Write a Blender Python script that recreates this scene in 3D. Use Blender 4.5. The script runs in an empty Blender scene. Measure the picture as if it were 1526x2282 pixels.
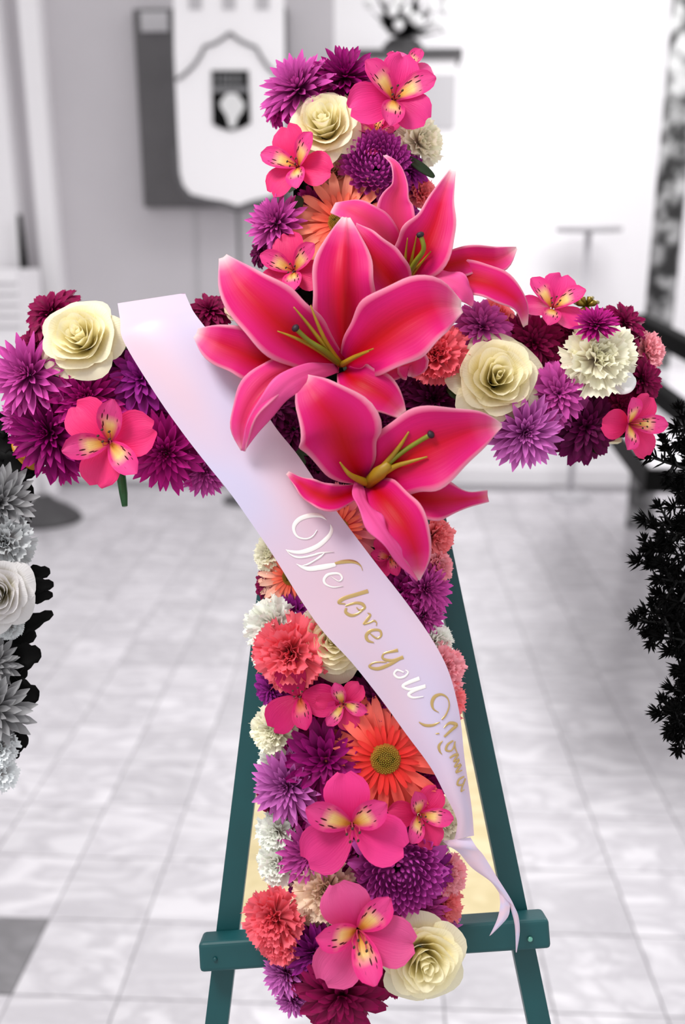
import bpy, math, random
from mathutils import Vector, Matrix
from mathutils.bvhtree import BVHTree
random.seed(7)
S = bpy.context.scene
COL = S.collection
# ---------------------------------------------------------------- camera, world, lights, exposure
H = 1.6; PITCH = math.radians(15.8); YAW = math.radians(2.4); F = 2000.0; D0 = 0.8
cam = bpy.data.cameras.new('camera'); camo = bpy.data.objects.new('camera', cam); COL.objects.link(camo)
camo.location = (0, 0, H); camo.rotation_euler = (math.pi/2-PITCH, 0, YAW)
cam.sensor_fit = 'HORIZONTAL'; cam.sensor_width = 36; cam.lens = F/1526*36
cam.clip_start = .02; cam.clip_end = 60
cam.dof.use_dof = True; cam.dof.focus_distance = 0.755
cam.dof.aperture_fstop = (cam.lens/1000)/0.0095
S.camera = camo
w = bpy.data.worlds.new('world'); S.world = w; w.use_nodes = True
w.node_tree.nodes['Background'].inputs[0].default_value = (1, .985, 1, 1)
w.node_tree.nodes['Background'].inputs[1].default_value = 0.80
def area(name, loc, target, size, power, col=(1, 1, 1)):
    l = bpy.data.lights.new(name, 'AREA'); l.shape = 'SQUARE'; l.size = size; l.energy = power; l.color = col
    o = bpy.data.objects.new(name, l); COL.objects.link(o); o.location = loc
    o.rotation_euler = (Vector(target)-Vector(loc)).to_track_quat('-Z', 'Y').to_euler(); return o
area('key_light', (-.7, .15, 2.75), (0, .8, 1.4), .5, 22, (1, .97, .95))  # added key light from upper left to model the flowers, no real fitting
area('floor_fill_light', (1.5, 3.0, 3.4), (1.0, 3.0, 0), 1.6, 75)  # added fill that brightens the floor on the right, no such lamp there
area('wall_fill_light', (1.3, 5.0, 3.5), (1.5, 6.45, 1.3), .8, 20)  # added light that whitens the right part of the back wall
S.view_settings.view_transform = 'Standard'; S.view_settings.look = 'None'
S.view_settings.gamma = 1; S.view_settings.use_curve_mapping = False
S.view_settings.exposure = 0.0
# ---------------------------------------------------------------- geometry of the view and of the cross plane
CP = Vector((0, 0, H))
hf = Vector((-math.sin(YAW), math.cos(YAW), 0))                 # horizontal forward
R_ = Vector((math.cos(YAW), math.sin(YAW), 0))
FW = hf*math.cos(PITCH) - Vector((0, 0, math.sin(PITCH)))
UP = R_.cross(FW)
TILT = math.radians(20)
V_ = hf*math.sin(TILT) + Vector((0, 0, math.cos(TILT)))
N_ = R_.cross(V_)
O_ = CP + FW*D0
def ray(px, py): return FW + R_*((px-763)/F) - UP*((py-1141)/F)
def P(px, py, wz=0.0):                                         # point of the cross plane raised by wz
    d = ray(px, py); t = (O_+N_*wz-CP).dot(N_)/d.dot(N_); return CP+d*t
def G(px, py, z=0.0):                                          # point on a horizontal plane
    d = ray(px, py); return CP+d*((z-CP.z)/d.z)
def W(px, py, y):                                              # point on a vertical plane at depth y
    d = ray(px, py); return CP+d*(y/d.y)
PX = D0/F
# ---------------------------------------------------------------- materials
def lin(c): 
    c = c/255.0
    return c/12.92 if c <= .04045 else ((c+.055)/1.055)**2.4
def rgb(r, g, b): return (lin(r), lin(g), lin(b), 1)
def newmat(name):
    m = bpy.data.materials.new(name); m.use_nodes = True
    n = m.node_tree.nodes; return m, n, m.node_tree.links, n['Principled BSDF']
def plain(name, c, rough=.5, metal=0, bump=0, bscale=60, var=.0):
    m, n, l, b = newmat(name)
    b.inputs['Base Color'].default_value = c; b.inputs['Roughness'].default_value = rough; b.inputs['Metallic'].default_value = metal
    t = n.new('ShaderNodeTexNoise'); t.inputs['Scale'].default_value = bscale; t.inputs['Detail'].default_value = 4
    tc = n.new('ShaderNodeTexCoord'); l.new(tc.outputs['Object'], t.inputs['Vector'])
    if bump:
        bp = n.new('ShaderNodeBump'); bp.inputs['Strength'].default_value = bump; bp.inputs['Distance'].default_value = .002
        l.new(t.outputs['Fac'], bp.inputs['Height']); l.new(bp.outputs['Normal'], b.inputs['Normal'])
    if var:
        r = n.new('ShaderNodeValToRGB'); r.color_ramp.elements[0].position = .3; r.color_ramp.elements[1].position = .7
        r.color_ramp.elements[0].color = (c[0]*(1-var), c[1]*(1-var), c[2]*(1-var), 1); r.color_ramp.elements[1].color = c
        l.new(t.outputs['Fac'], r.inputs[0]); l.new(r.outputs[0], b.inputs['Base Color'])
    if max(c[:3]) < .006: b.inputs['Specular IOR Level'].default_value = .08
    return m
def petal_material(name, rough=.5, trans=.22, vary=.12, streak=False, vein=0.0, objcol=True):
    m, n, l, b = newmat(name)
    a = n.new('ShaderNodeAttribute'); a.attribute_name = 'Col'
    oi = n.new('ShaderNodeObjectInfo')
    col = a.outputs['Color']
    if objcol:
        mx = n.new('ShaderNodeMix'); mx.data_type = 'RGBA'; mx.blend_type = 'MULTIPLY'; mx.inputs[0].default_value = 1
        l.new(col, mx.inputs[6]); l.new(oi.outputs['Color'], mx.inputs[7]); col = mx.outputs[2]
    hs = n.new('ShaderNodeHueSaturation')
    mr = n.new('ShaderNodeMapRange'); mr.inputs[3].default_value = 1-vary; mr.inputs[4].default_value = 1+vary
    l.new(oi.outputs['Random'], mr.inputs[0]); l.new(mr.outputs[0], hs.inputs['Value']); l.new(col, hs.inputs['Color']); col = hs.outputs[0]
    uv = n.new('ShaderNodeUVMap')
    if streak:
        mp = n.new('ShaderNodeMapping'); mp.inputs['Scale'].default_value = (4.2, 10, 1); l.new(uv.outputs[0], mp.inputs[0])
        vo = n.new('ShaderNodeTexVoronoi'); vo.inputs['Scale'].default_value = 1; vo.inputs['Randomness'].default_value = .8
        l.new(mp.outputs[0], vo.inputs['Vector'])
        lt = n.new('ShaderNodeMapRange'); lt.inputs[1].default_value = .27; lt.inputs[2].default_value = .33; lt.inputs[3].default_value = 1; lt.inputs[4].default_value = 0
        l.new(vo.outputs['Distance'], lt.inputs[0])
        sp = n.new('ShaderNodeSeparateXYZ'); l.new(uv.outputs[0], sp.inputs[0])
        r = n.new('ShaderNodeValToRGB'); e = r.color_ramp.elements
        e[0].position = .22; e[0].color = (0, 0, 0, 1); e[1].position = .34; e[1].color = (1, 1, 1, 1)
        x = e.new(.74); x.color = (1, 1, 1, 1); x = e.new(.84); x.color = (0, 0, 0, 1)
        l.new(sp.outputs[0], r.inputs[0])
        r2 = n.new('ShaderNodeValToRGB'); e = r2.color_ramp.elements
        e[0].position = .08; e[0].color = (0, 0, 0, 1); e[1].position = .18; e[1].color = (1, 1, 1, 1)
        x = e.new(.82); x.color = (1, 1, 1, 1); x = e.new(.92); x.color = (0, 0, 0, 1)
        l.new(sp.outputs[1], r2.inputs[0])
        mu = n.new('ShaderNodeMath'); mu.operation = 'MULTIPLY'; l.new(lt.outputs[0], mu.inputs[0]); l.new(r.outputs[0], mu.inputs[1])
        mu2 = n.new('ShaderNodeMath'); mu2.operation = 'MULTIPLY'; l.new(mu.outputs[0], mu2.inputs[0]); l.new(r2.outputs[0], mu2.inputs[1])
        m2 = n.new('ShaderNodeMix'); m2.data_type = 'RGBA'; l.new(mu2.outputs[0], m2.inputs[0]); l.new(col, m2.inputs[6]); m2.inputs[7].default_value = rgb(70, 5, 20)
        col = m2.outputs[2]
    l.new(col, b.inputs['Base Color'])
    b.inputs['Roughness'].default_value = rough; b.inputs['Specular IOR Level'].default_value = .25
    # fine lengthwise ribs
    mp = n.new('ShaderNodeMapping'); mp.inputs['Scale'].default_value = (1.5, 16, 1); l.new(uv.outputs[0], mp.inputs[0])
    t = n.new('ShaderNodeTexNoise'); t.inputs['Scale'].default_value = 1.6; t.inputs['Detail'].default_value = 3; l.new(mp.outputs[0], t.inputs['Vector'])
    bp = n.new('ShaderNodeBump'); bp.inputs['Strength'].default_value = .5+vein; bp.inputs['Distance'].default_value = .0012
    l.new(t.outputs['Fac'], bp.inputs['Height']); l.new(bp.outputs[0], b.inputs['Normal'])
    tr = n.new('ShaderNodeBsdfTranslucent'); l.new(col, tr.inputs[0])
    ms = n.new('ShaderNodeMixShader'); ms.inputs[0].default_value = trans
    l.new(b.outputs[0], ms.inputs[1]); l.new(tr.outputs[0], ms.inputs[2]); l.new(ms.outputs[0], n['Material Output'].inputs[0])
    return m
M = {}
M['petal'] = petal_material('petal_skin')
M['streaked'] = petal_material('streaked_petal_skin', streak=True)
M['lily'] = petal_material('lily_petal_skin', rough=.5, trans=.25, vary=.04, vein=-.28, objcol=False)
M['rose'] = petal_material('rose_petal_skin', rough=.55, trans=.35, vary=.03)
M['foam'] = plain('wet_foam', rgb(9, 11, 7), .9, bump=.6)
M['greenpaint'] = plain('green_painted_wood', rgb(4, 76, 80), .45, bump=.25, bscale=30, var=.14)
M['screw'] = plain('screw_metal', rgb(120, 190, 170), .3, .6)
M['hole'] = plain('drilled_hole', rgb(10, 20, 20), .9)
M['stem'] = plain('green_stem', rgb(28, 90, 40), .45, var=.3, bscale=200)
M['leaf'] = plain('green_leaf', rgb(30, 62, 14), .5, var=.4, bscale=90)
M['amber'] = plain('amber_plastic', rgb(205, 140, 15), .4, var=.2)
M['cream'] = plain('cream_plastic', rgb(240, 225, 180), .5)
M['goldknot'] = plain('gold_wired_ribbon', rgb(150, 130, 40), .35, .5, var=.4, bscale=150)
M['filament'] = plain('olive_filament', rgb(176, 138, 18), .5, var=.35, bscale=60)
M['pistil'] = plain('green_pistil', rgb(125, 130, 20), .5, var=.25, bscale=60)
M['stigma'] = plain('dark_stigma', rgb(38, 14, 30), .6)
M['pinkfil'] = plain('pink_filament', rgb(190, 60, 90), .5)
M['anther'] = plain('brown_anther', rgb(60, 40, 20), .7)
M['disc'] = plain('gerbera_disc', rgb(205, 196, 60), .8, bump=.5, bscale=400, var=.25)
M['discrim'] = plain('gerbera_disc_rim', rgb(190, 120, 30), .8, bump=.6, bscale=500, var=.3)
M['grey'] = plain('grey_leaf', rgb(9, 9, 9), .6, bump=.4)
M['blackwood'] = plain('black_wood', rgb(8, 8, 8), .6)
M['needle'] = plain('dark_needle', rgb(5, 5, 5), .8)
M['bark'] = plain('dark_bark', rgb(18, 18, 18), .9, bump=.6)
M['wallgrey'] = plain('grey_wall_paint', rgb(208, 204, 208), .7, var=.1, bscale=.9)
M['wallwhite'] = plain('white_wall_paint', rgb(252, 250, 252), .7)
M['trimwhite'] = plain('white_trim_paint', rgb(246, 244, 246), .6)
M['board'] = plain('charcoal_board', rgb(98, 96, 98), .7, var=.15, bscale=6)
M['bannerwhite'] = plain('white_banner_cloth', rgb(250, 248, 250), .7)
M['bannergrey'] = plain('grey_braid', rgb(95, 93, 96), .7)
M['emblem'] = plain('black_print', rgb(8, 8, 8), .6)
M['emblemlight'] = plain('pale_print', rgb(225, 225, 225), .6)
M['emblemgrey'] = plain('grey_print', rgb(120, 120, 122), .6)
M['midgrey'] = plain('grey_paint', rgb(190, 188, 191), .6)
M['palegrey'] = plain('pale_grey_metal', rgb(205, 203, 207), .5)
M['darkgrey'] = plain('dark_grey_paint', rgb(70, 68, 70), .5)
M['sub'] = plain('joint_mortar', rgb(160, 157, 161), .9)
M['bloom'] = plain('white_bloom', rgb(240, 240, 240), .6)
def marble(name, base, vein, amount=.5, rough=.22):
    m, n, l, b = newmat(name)
    g = n.new('ShaderNodeNewGeometry'); oi = n.new('ShaderNodeObjectInfo')
    sc = n.new('ShaderNodeMath'); sc.operation = 'MULTIPLY'; sc.inputs[1].default_value = 37; l.new(oi.outputs['Random'], sc.inputs[0])
    ad = n.new('ShaderNodeVectorMath'); ad.operation = 'ADD'; l.new(g.outputs['Position'], ad.inputs[0]); l.new(sc.outputs[0], ad.inputs[1])
    mp = n.new('ShaderNodeMapping'); mp.inputs['Scale'].default_value = (3.2, 7.5, 1); mp.inputs['Rotation'].default_value = (0, 0, .5); l.new(ad.outputs[0], mp.inputs[0])
    t = n.new('ShaderNodeTexNoise'); t.inputs['Scale'].default_value = 1; t.inputs['Detail'].default_value = 5; t.inputs['Distortion'].default_value = 1.6; l.new(mp.outputs[0], t.inputs['Vector'])
    r = n.new('ShaderNodeValToRGB'); e = r.color_ramp.elements
    e[0].position = .36; e[0].color = (0, 0, 0, 1); e[1].position = .5; e[1].color = (1, 1, 1, 1); x = e.new(.62); x.color = (.25, .25, .25, 1)
    l.new(t.outputs['Fac'], r.inputs[0])
    mu = n.new('ShaderNodeMath'); mu.operation = 'MULTIPLY'; mu.inputs[1].default_value = amount; l.new(r.outputs[0], mu.inputs[0])
    mx = n.new('ShaderNodeMix'); mx.data_type = 'RGBA'; l.new(mu.outputs[0], mx.inputs[0]); mx.inputs[6].default_value = base; mx.inputs[7].default_value = vein
    hs = n.new('ShaderNodeHueSaturation'); mr = n.new('ShaderNodeMapRange'); mr.inputs[3].default_value = .9; mr.inputs[4].default_value = 1.06
    l.new(oi.outputs['Random'], mr.inputs[0]); l.new(mr.outputs[0], hs.inputs['Value']); l.new(mx.outputs[2], hs.inputs['Color'])
    l.new(hs.outputs[0], b.inputs['Base Color']); b.inputs['Roughness'].default_value = rough; return m
M['marble'] = marble('grey_veined_marble', rgb(232, 229, 233), rgb(176, 172, 178), .55)
M['darkmarble'] = marble('dark_grey_marble', rgb(140, 138, 141), rgb(100, 98, 100), .5)
M['creammarble'] = marble('cream_marble', rgb(236, 220, 178), rgb(190, 170, 110), .5)
def patterned():
    m, n, l, b = newmat('mottled_stone')
    t = n.new('ShaderNodeTexNoise'); t.inputs['Scale'].default_value = 9; t.inputs['Detail'].default_value = 3
    tc = n.new('ShaderNodeTexCoord'); l.new(tc.outputs['Object'], t.inputs['Vector'])
    r = n.new('ShaderNodeValToRGB'); r.color_ramp.elements[0].position = .42; r.color_ramp.elements[1].position = .66
    r.color_ramp.elements[0].color = (.01, .01, .01, 1); r.color_ramp.elements[1].color = (.5, .5, .5, 1)
    l.new(t.outputs['Fac'], r.inputs[0]); l.new(r.outputs[0], b.inputs['Base Color']); b.inputs['Roughness'].default_value = .6; return m
M['mottled'] = patterned()
def satin():
    m, n, l, b = newmat('satin_ribbon')
    b.inputs['Roughness'].default_value = .38; b.inputs['Sheen Weight'].default_value = .3
    uv = n.new('ShaderNodeUVMap'); sp = n.new('ShaderNodeSeparateXYZ'); l.new(uv.outputs[0], sp.inputs[0])
    b.inputs['Base Color'].default_value = rgb(236, 222, 240)
    t = n.new('ShaderNodeTexNoise'); t.inputs['Scale'].default_value = 1.1; t.inputs['Detail'].default_value = .5; l.new(uv.outputs[0], t.inputs['Vector'])
    mx = n.new('ShaderNodeMix'); mx.data_type = 'RGBA'; mx.inputs[6].default_value = rgb(234, 204, 220); mx.inputs[7].default_value = rgb(216, 210, 240)  # pink and bluish sheen of the satin painted into its colour
    r = n.new('ShaderNodeValToRGB'); r.color_ramp.elements[0].position = .35; r.color_ramp.elements[1].position = .65
    l.new(t.outputs['Fac'], r.inputs[0]); l.new(r.outputs[0], mx.inputs[0]); l.new(mx.outputs[2], b.inputs['Base Color'])
    tr = n.new('ShaderNodeBsdfTranslucent'); tr.inputs[0].default_value = rgb(240, 215, 225)
    ms = n.new('ShaderNodeMixShader'); ms.inputs[0].default_value = .2
    l.new(b.outputs[0], ms.inputs[1]); l.new(tr.outputs[0], ms.inputs[2]); l.new(ms.outputs[0], n['Material Output'].inputs[0])
    return m
M['satin'] = satin()
M['gold'] = plain('gold_foil_print', rgb(208, 176, 116), .3, .75)
M['glintfoil'] = plain('gold_foil_glint', rgb(255, 250, 246), .28, .2)  # pale copy of the gold foil, its bright reflection put into the colour
# ---------------------------------------------------------------- helpers
def link(name, mesh, mat=None, parent=None):
    o = bpy.data.objects.new(name, mesh); COL.objects.link(o)
    if mat is not None and not mesh.materials: mesh.materials.append(mat)
    if parent: o.parent = parent
    return o
def mesh_of(name, verts, faces, smooth=False, cols=None, uvs=None):
    me = bpy.data.meshes.new(name); me.from_pydata([tuple(v) for v in verts], [], faces)
    if smooth: me.polygons.foreach_set('use_smooth', [True]*len(me.polygons))
    if cols:
        a = me.color_attributes.new('Col', 'FLOAT_COLOR', 'POINT')
        a.data.foreach_set('color', [c for v in cols for c in (v[0], v[1], v[2], 1)])
    if uvs:
        u = me.uv_layers.new(name='UVMap')
        for lp in me.loops: u.data[lp.index].uv = uvs[lp.vertex_index]
    me.update(); return me
def tag(o, label, cat, group=None, kind=None):
    o['label'] = label; o['category'] = cat
    if group: o['group'] = group
    if kind: o['kind'] = kind
    return o
def empty(name, loc, label=None, cat=None, group=None):
    o = bpy.data.objects.new(name, None); COL.objects.link(o); o.location = loc; o.empty_display_size = .02
    if label: tag(o, label, cat, group)
    return o
class MB:
    def __init__(s): s.v = []; s.f = []
    def add(s, vs, fs):
        k = len(s.v); s.v += [Vector(v) for v in vs]; s.f += [tuple(k+i for i in f) for f in fs]; return s
    def hexa(s, a):                                            # 8 corners: bottom 4 then top 4
        return s.add(a, [(0, 3, 2, 1), (4, 5, 6, 7), (0, 1, 5, 4), (1, 2, 6, 5), (2, 3, 7, 6), (3, 0, 4, 7)])
    def box(s, c, h):
        c = Vector(c); x, y, z = h
        return s.hexa([c+Vector(q) for q in ((-x, -y, -z), (x, -y, -z), (x, y, -z), (-x, y, -z), (-x, -y, z), (x, -y, z), (x, y, z), (-x, y, z))])
    def tube(s, pts, rad, n=8, cap=True):
        pts = [Vector(p) for p in pts]; k0 = len(s.v); m = len(pts)
        if not isinstance(rad, (list, tuple)): rad = [rad]*m
        up = Vector((.12, .3, .95))
        for i, p in enumerate(pts):
            t = (pts[min(i+1, m-1)]-pts[max(i-1, 0)]).normalized()
            a = t.cross(up)
            if a.length < .05: a = t.cross(Vector((1, 0, 0)))
            a.normalize(); b = t.cross(a)
            for j in range(n):
                q = 2*math.pi*j/n; s.v.append(p+(a*math.cos(q)+b*math.sin(q))*rad[i])
        for i in range(m-1):
            for j in range(n):
                s.f.append((k0+i*n+j, k0+i*n+(j+1) % n, k0+(i+1)*n+(j+1) % n, k0+(i+1)*n+j))
        if cap:
            s.f.append(tuple(k0+j for j in range(n))[::-1]); s.f.append(tuple(k0+(m-1)*n+j for j in range(n)))
        return s
    def lathe(s, base, prof, n=20):
        return s.tube([Vector(base)+Vector((0, 0, z)) for r, z in prof], [r for r, z in prof], n)
    def build(s, name, mat, parent=None, smooth=False):
        org = Vector((0, 0, 0))
        me = mesh_of(name, s.v, s.f, smooth); o = link(name, me, mat, None)
        if parent: o.parent = parent; o.matrix_parent_inverse = parent.matrix_basis.inverted()
        return o
def recentre(o):                                               # put a top-level mesh's origin at its middle
    me = o.data; c = sum((v.co for v in me.vertices), Vector())/len(me.vertices)
    me.transform(Matrix.Translation(-c)); o.location = c; return o
def cr(pts, n):                                                # Catmull-Rom through n-dimensional tuples
    out = []; m = len(pts)-1
    for i in range(n+1):
        x = i/n*m; k = min(int(x), m-1); t = x-k
        p0, p1, p2, p3 = pts[max(k-1, 0)], pts[k], pts[k+1], pts[min(k+2, m)]
        out.append(tuple(.5*(2*b+(c-a)*t+(2*a-5*b+4*c-d)*t*t+(3*b-a-3*c+d)*t**3) for a, b, c, d in zip(p0, p1, p2, p3)))
    return out
def grid_faces(nu, nv, off=0):
    return [(off+i*(nv+1)+j, off+i*(nv+1)+j+1, off+(i+1)*(nv+1)+j+1, off+(i+1)*(nv+1)+j) for i in range(nu) for j in range(nv)]
# ---------------------------------------------------------------- setting: floor, walls, trim
# tile grid aligned with the room (world axes)
a0 = G(108, 2053); a1 = G(348, 2053); TX = a1.x-a0.x; TX = .243; TY = .2425
ox = a0.x; oy = G(300, 2053).y
fl = MB(); fl.box((0, 3.4, -.03), (4.2, 4.4, .026)); floor = fl.build('floor', M['sub']); floor['kind'] = 'structure'
def project(p):
    d = Vector(p)-CP; z = d.dot(FW); return (763+F*d.dot(R_)/z, 1141-F*d.dot(UP)/z, z)
cells = []
for i in range(-18, 19):
    for j in range(-10, 26):
        x = ox+i*TX; y = oy+j*TY
        if y < -1 or y+TY > 6.4: continue
        c = (x+TX/2, y+TY/2, 0); q = project(c)
        vis = q[2] > .2 and -60 < q[0] < 1590 and 1000 < q[1] < 2400
        cells.append((0 if vis else 1, q[2] if vis else 99, x, y, i, j))
cells.sort()
tb = MB(); tb.box((TX/2, TY/2, -.004), (TX/2-.002, TY/2-.002, .004)); tile_mesh = mesh_of('tile', tb.v, tb.f); tile_mesh.materials.append(M['marble'])
dark_mesh = tile_mesh.copy(); dark_mesh.materials.clear(); dark_mesh.materials.append(M['darkmarble'])
rest = MB(); cnt = 0
for vis, dd, x, y, i, j in cells:
    if vis == 0 and cnt < 290:
        o = link('tile', dark_mesh if (i, j) == (-1, -1) else tile_mesh, None, floor); o.location = (x, y, 0); cnt += 1
    else: rest.box((x+TX/2, y+TY/2, -.004), (TX/2-.002, TY/2-.002, .004))
ro = rest.build('tile_field', M['marble'], floor); ro['kind'] = 'stuff'
# cream marble inlay between the easel's legs: rows of tiles, a hair proud of the grey floor
rows = [(1430, 585, 1010), (1575, 580, 1040), (1700, 563, 1068), (1911, 525, 1118), (2062, 512, 1150)]
for k in range(4):
    ya, la, ra = rows[k]; yb, lb, rb = rows[k+1]
    for c in range(3):
        fa0 = c/3; fa1 = (c+1)/3
        pts = [G(lb+(rb-lb)*fa0+1, yb-1, .0005), G(lb+(rb-lb)*fa1-1, yb-1, .0005), G(la+(ra-la)*fa1-1, ya+1, .0005), G(la+(ra-la)*fa0+1, ya+1, .0005)]
        b = MB(); b.hexa(pts+[p+Vector((0, 0, .002)) for p in pts]); b.build('cream_tile', M['creammarble'], floor)
YB = 6.45
def slab(name, x0, x1, y0, y1, z0, z1, mat, parent=None, kind='structure'):
    b = MB(); b.box(((x0+x1)/2, (y0+y1)/2, (z0+z1)/2), ((x1-x0)/2, (y1-y0)/2, (z1-z0)/2))
    o = b.build(name, mat, parent)
    if kind and not parent: o['kind'] = kind
    return o
def xw(px, py, y): return W(px, py, y).x
def zw(px, py, y): return W(px, py, y).z
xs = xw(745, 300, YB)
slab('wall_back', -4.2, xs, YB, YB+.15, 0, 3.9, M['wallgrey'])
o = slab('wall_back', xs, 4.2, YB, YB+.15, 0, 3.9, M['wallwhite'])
slab('wall_left', -4.35, -4.2, -1, YB+.15, 0, 3.9, M['wallwhite'])
slab('wall_right', 4.2, 4.35, -1, YB+.15, 0, 3.9, M['wallwhite'])
slab('baseboard_back', -4.2, 4.2, YB-.02, YB, 0, .12, M['trimwhite'])
xa, xb = xw(70, 400, 6.3), xw(112, 400, 6.3)
slab('trim_1', xa, xb, 6.33, YB, .12, 3.9, M['trimwhite'])
slab('trim_2', -4.2, xw(22, 400, 6.25), 6.3, YB, .12, 3.9, M['trimwhite'])
slab('trim_3', xw(437, 560, YB)-.012, xw(437, 560, YB)+.012, YB-.012, YB, .12, 3.9, M['midgrey'])
# white louvred cabinet low at the left
cb = slab('white_cabinet', xw(-90, 640, 5.78), xw(38, 640, 5.78), 5.78, 6.2, 0, zw(20, 600, 5.78), M['wallwhite'], kind=None)
tag(cb, 'tall white cabinet at the far left edge against the back wall', 'cabinet')
for k in range(5):
    zz = zw(20, 632+k*24, 5.78); slab('shelf_edge', xw(-90, 640, 5.78), xw(40, 640, 5.78), 5.765, 5.78, zz-.006, zz+.006, M['midgrey'], cb)
# black pole beside it
b = MB(); p0 = W(43, 478, 6.2); p1 = W(58, 640, 6.2); b.tube([p0, p1, (p1.x+.02, 6.2, 0)], [.016, .034, .03], 10)
tag(recentre(b.build('floor_stand', M['blackwood'], smooth=True)), 'thin black upright stand beside the white cabinet at far left', 'stand')
# dark base with a white pole (bottom seen below the left arm of the cross)
g = G(100, 1158); st = empty('pole_stand', (g.x, g.y, 0), 'white pole on a dark conical base standing on the marble floor at left', 'stand')
b = MB(); b.lathe((g.x, g.y, 0), [(.235, 0), (.22, .03), (.16, .08), (.09, .12), (.035, .17)], 24); b.build('base', M['darkgrey'], st, True)
b = MB(); b.tube([(g.x, g.y, .1), (g.x, g.y, 1.0)], .028, 12); b.build('pole', M['trimwhite'], st, True)
# charcoal board on the wall, with a pale tab on top
yb_ = 6.4
bd = slab('notice_board', xw(303, 100, yb_), xw(640, 100, yb_), yb_-.03, yb_+.04, zw(400, 462, yb_), zw(400, 22, yb_), M['board'], kind=None)
tag(bd, 'large charcoal board on the grey wall behind the white shield banner', 'board')
slab('pale_card', xw(318, 60, yb_), xw(378, 60, yb_), yb_-.05, yb_-.03, zw(350, 74, yb_), zw(350, 30, yb_), M['midgrey'], bd)
# shield banner on a pole
YN = 5.9
def wn(px, py, dy=0.0): return W(px, py, YN-dy)
nb = empty('shield_banner', (wn(525, 470).x, YN, 0), 'white pointed shield banner with a black emblem on a slim floor pole', 'banner')
out = [(386, -20), (388, 120), (396, 300), (401, 385), (408, 412), (425, 432), (460, 441), (500, 448), (530, 458), (562, 446), (605, 437), (628, 420), (640, 395), (636, 300), (634, 120), (632, -20)]
def extr(name, pts, y, th, mat, parent):
    vs = []; n = len(pts)
    for px, py in pts:
        p = W(px, py, y); vs.append(p)
    vs2 = [v+Vector((0, th, 0)) for v in vs]
    b = MB(); b.add(vs+vs2, [tuple(range(n)), tuple(range(2*n-1, n-1, -1))]+[(i, n+i, n+(i+1) % n, (i+1) % n) for i in range(n)])
    return b.build(name, mat, parent)
extr('cloth', out, YN, .015, M['bannerwhite'], nb)
def braid(pts, y, r, name='braid', mat='bannergrey'):
    b = MB(); b.tube([W(x, yy, y) for x, yy in pts], r*1.28, 8); return b.build(name, M[mat], nb, True)
lo = [(388, 330), (395, 385), (402, 415), (422, 440), (460, 450), (500, 458), (530, 469), (562, 456), (608, 446), (632, 428), (646, 395)]
braid([(x, y) for x, y in lo], YN-.004, .011)
braid([(393, 178), (412, 165), (432, 146), (448, 122), (455, 104), (478, 97), (496, 86), (513, 73)], YN-.012, .007)
braid([(513, 73), (530, 87), (548, 97), (571, 106), (580, 124), (596, 148), (615, 166), (640, 184)], YN-.012, .007)
b = MB(); pb = wn(530, 466); b.tube([pb, (pb.x, YN, .03)], .011, 10); b.lathe((pb.x, YN, 0), [(.16, 0), (.16, .015), (.03, .035), (.012, .06)], 20); b.build('pole', M['bannergrey'], nb, True)
em = extr('emblem', [(471, 157), (474, 276), (488, 284), (514, 292), (541, 284), (558, 274), (553, 157)], YN-.012, .01, M['emblem'], nb)
def sub(pts, mat, name):
    o = extr(name, pts, YN-.02, .007, mat, None); o.parent = em; o.matrix_parent_inverse = em.matrix_world.inverted(); 
    return o
bpy.context.view_layer.update()
def sub(pts, mat, name):
    vs = [W(px, py, YN-.018) for px, py in pts]; n = len(vs)
    b = MB(); b.add(vs+[v+Vector((0, .005, 0)) for v in vs], [tuple(range(n)), tuple(range(2*n-1, n-1, -1))]+[(i, n+i, n+(i+1) % n, (i+1) % n) for i in range(n)])
    me = mesh_of(name, b.v, b.f); o = link(name, me, mat, em); o.matrix_parent_inverse = em.matrix_world.inverted(); return o
sub([(505, 208), (527, 208), (545, 232), (541, 246), (530, 262), (522, 285), (512, 285), (504, 258), (492, 240), (490, 228)], M['emblemlight'], 'torch_emblem')
sub([(472, 192), (553, 192), (553, 206), (472, 206)], M['emblemgrey'], 'emblem_band')
for k, (x0, x1) in enumerate([(475, 479), (483, 487), (494, 500), (505, 511), (516, 521), (526, 531), (536, 540)]):
    sub([(x0, 164), (x1, 164), (x1, 188), (x0, 188)], M['emblemgrey'], 'letter_stroke')
for k, x in enumerate((435, 510, 585)):
    extr('hanging_tab', [(x-14, -14), (x+14, -14), (x+14, 20), (x-14, 20)], YN-.012, .01, M['midgrey'], nb)
# pedestal with dark top, vase of white flowers
YP = 5.6
pc = (W(905, 200, YP).x, YP+.2)
pd = empty('pedestal', (pc[0], pc[1], 0), 'white pedestal with a dark slab top and grey recessed panel', 'pedestal')
x0, x1 = xw(792, 120, YP), xw(1030, 120, YP)
slab('top_slab', x0, x1, YP, YP+.45, zw(900, 130, YP), zw(900, 108, YP), M['darkgrey'], pd)
slab('body', x0+.03, x1-.03, YP+.03, YP+.42, 0, zw(900, 130, YP), M['trimwhite'], pd)
slab('panel', x0+.1, xw(1015, 200, YP), YP+.015, YP+.03, zw(900, 285, YP), zw(900, 165, YP), M['midgrey'], pd)
zt = zw(900, 108, YP)
va = empty('flower_vase', (pc[0], pc[1], zt), 'dark vase of white blooms on the pedestal at top centre', 'vase')
b = MB(); b.lathe((pc[0]-.02, pc[1], zt), [(.1, 0), (.11, .02), (.12, .05), (.09, .08)], 20); b.build('vase_body', M['darkgrey'], va, True)
rr = random.Random(3)
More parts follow.
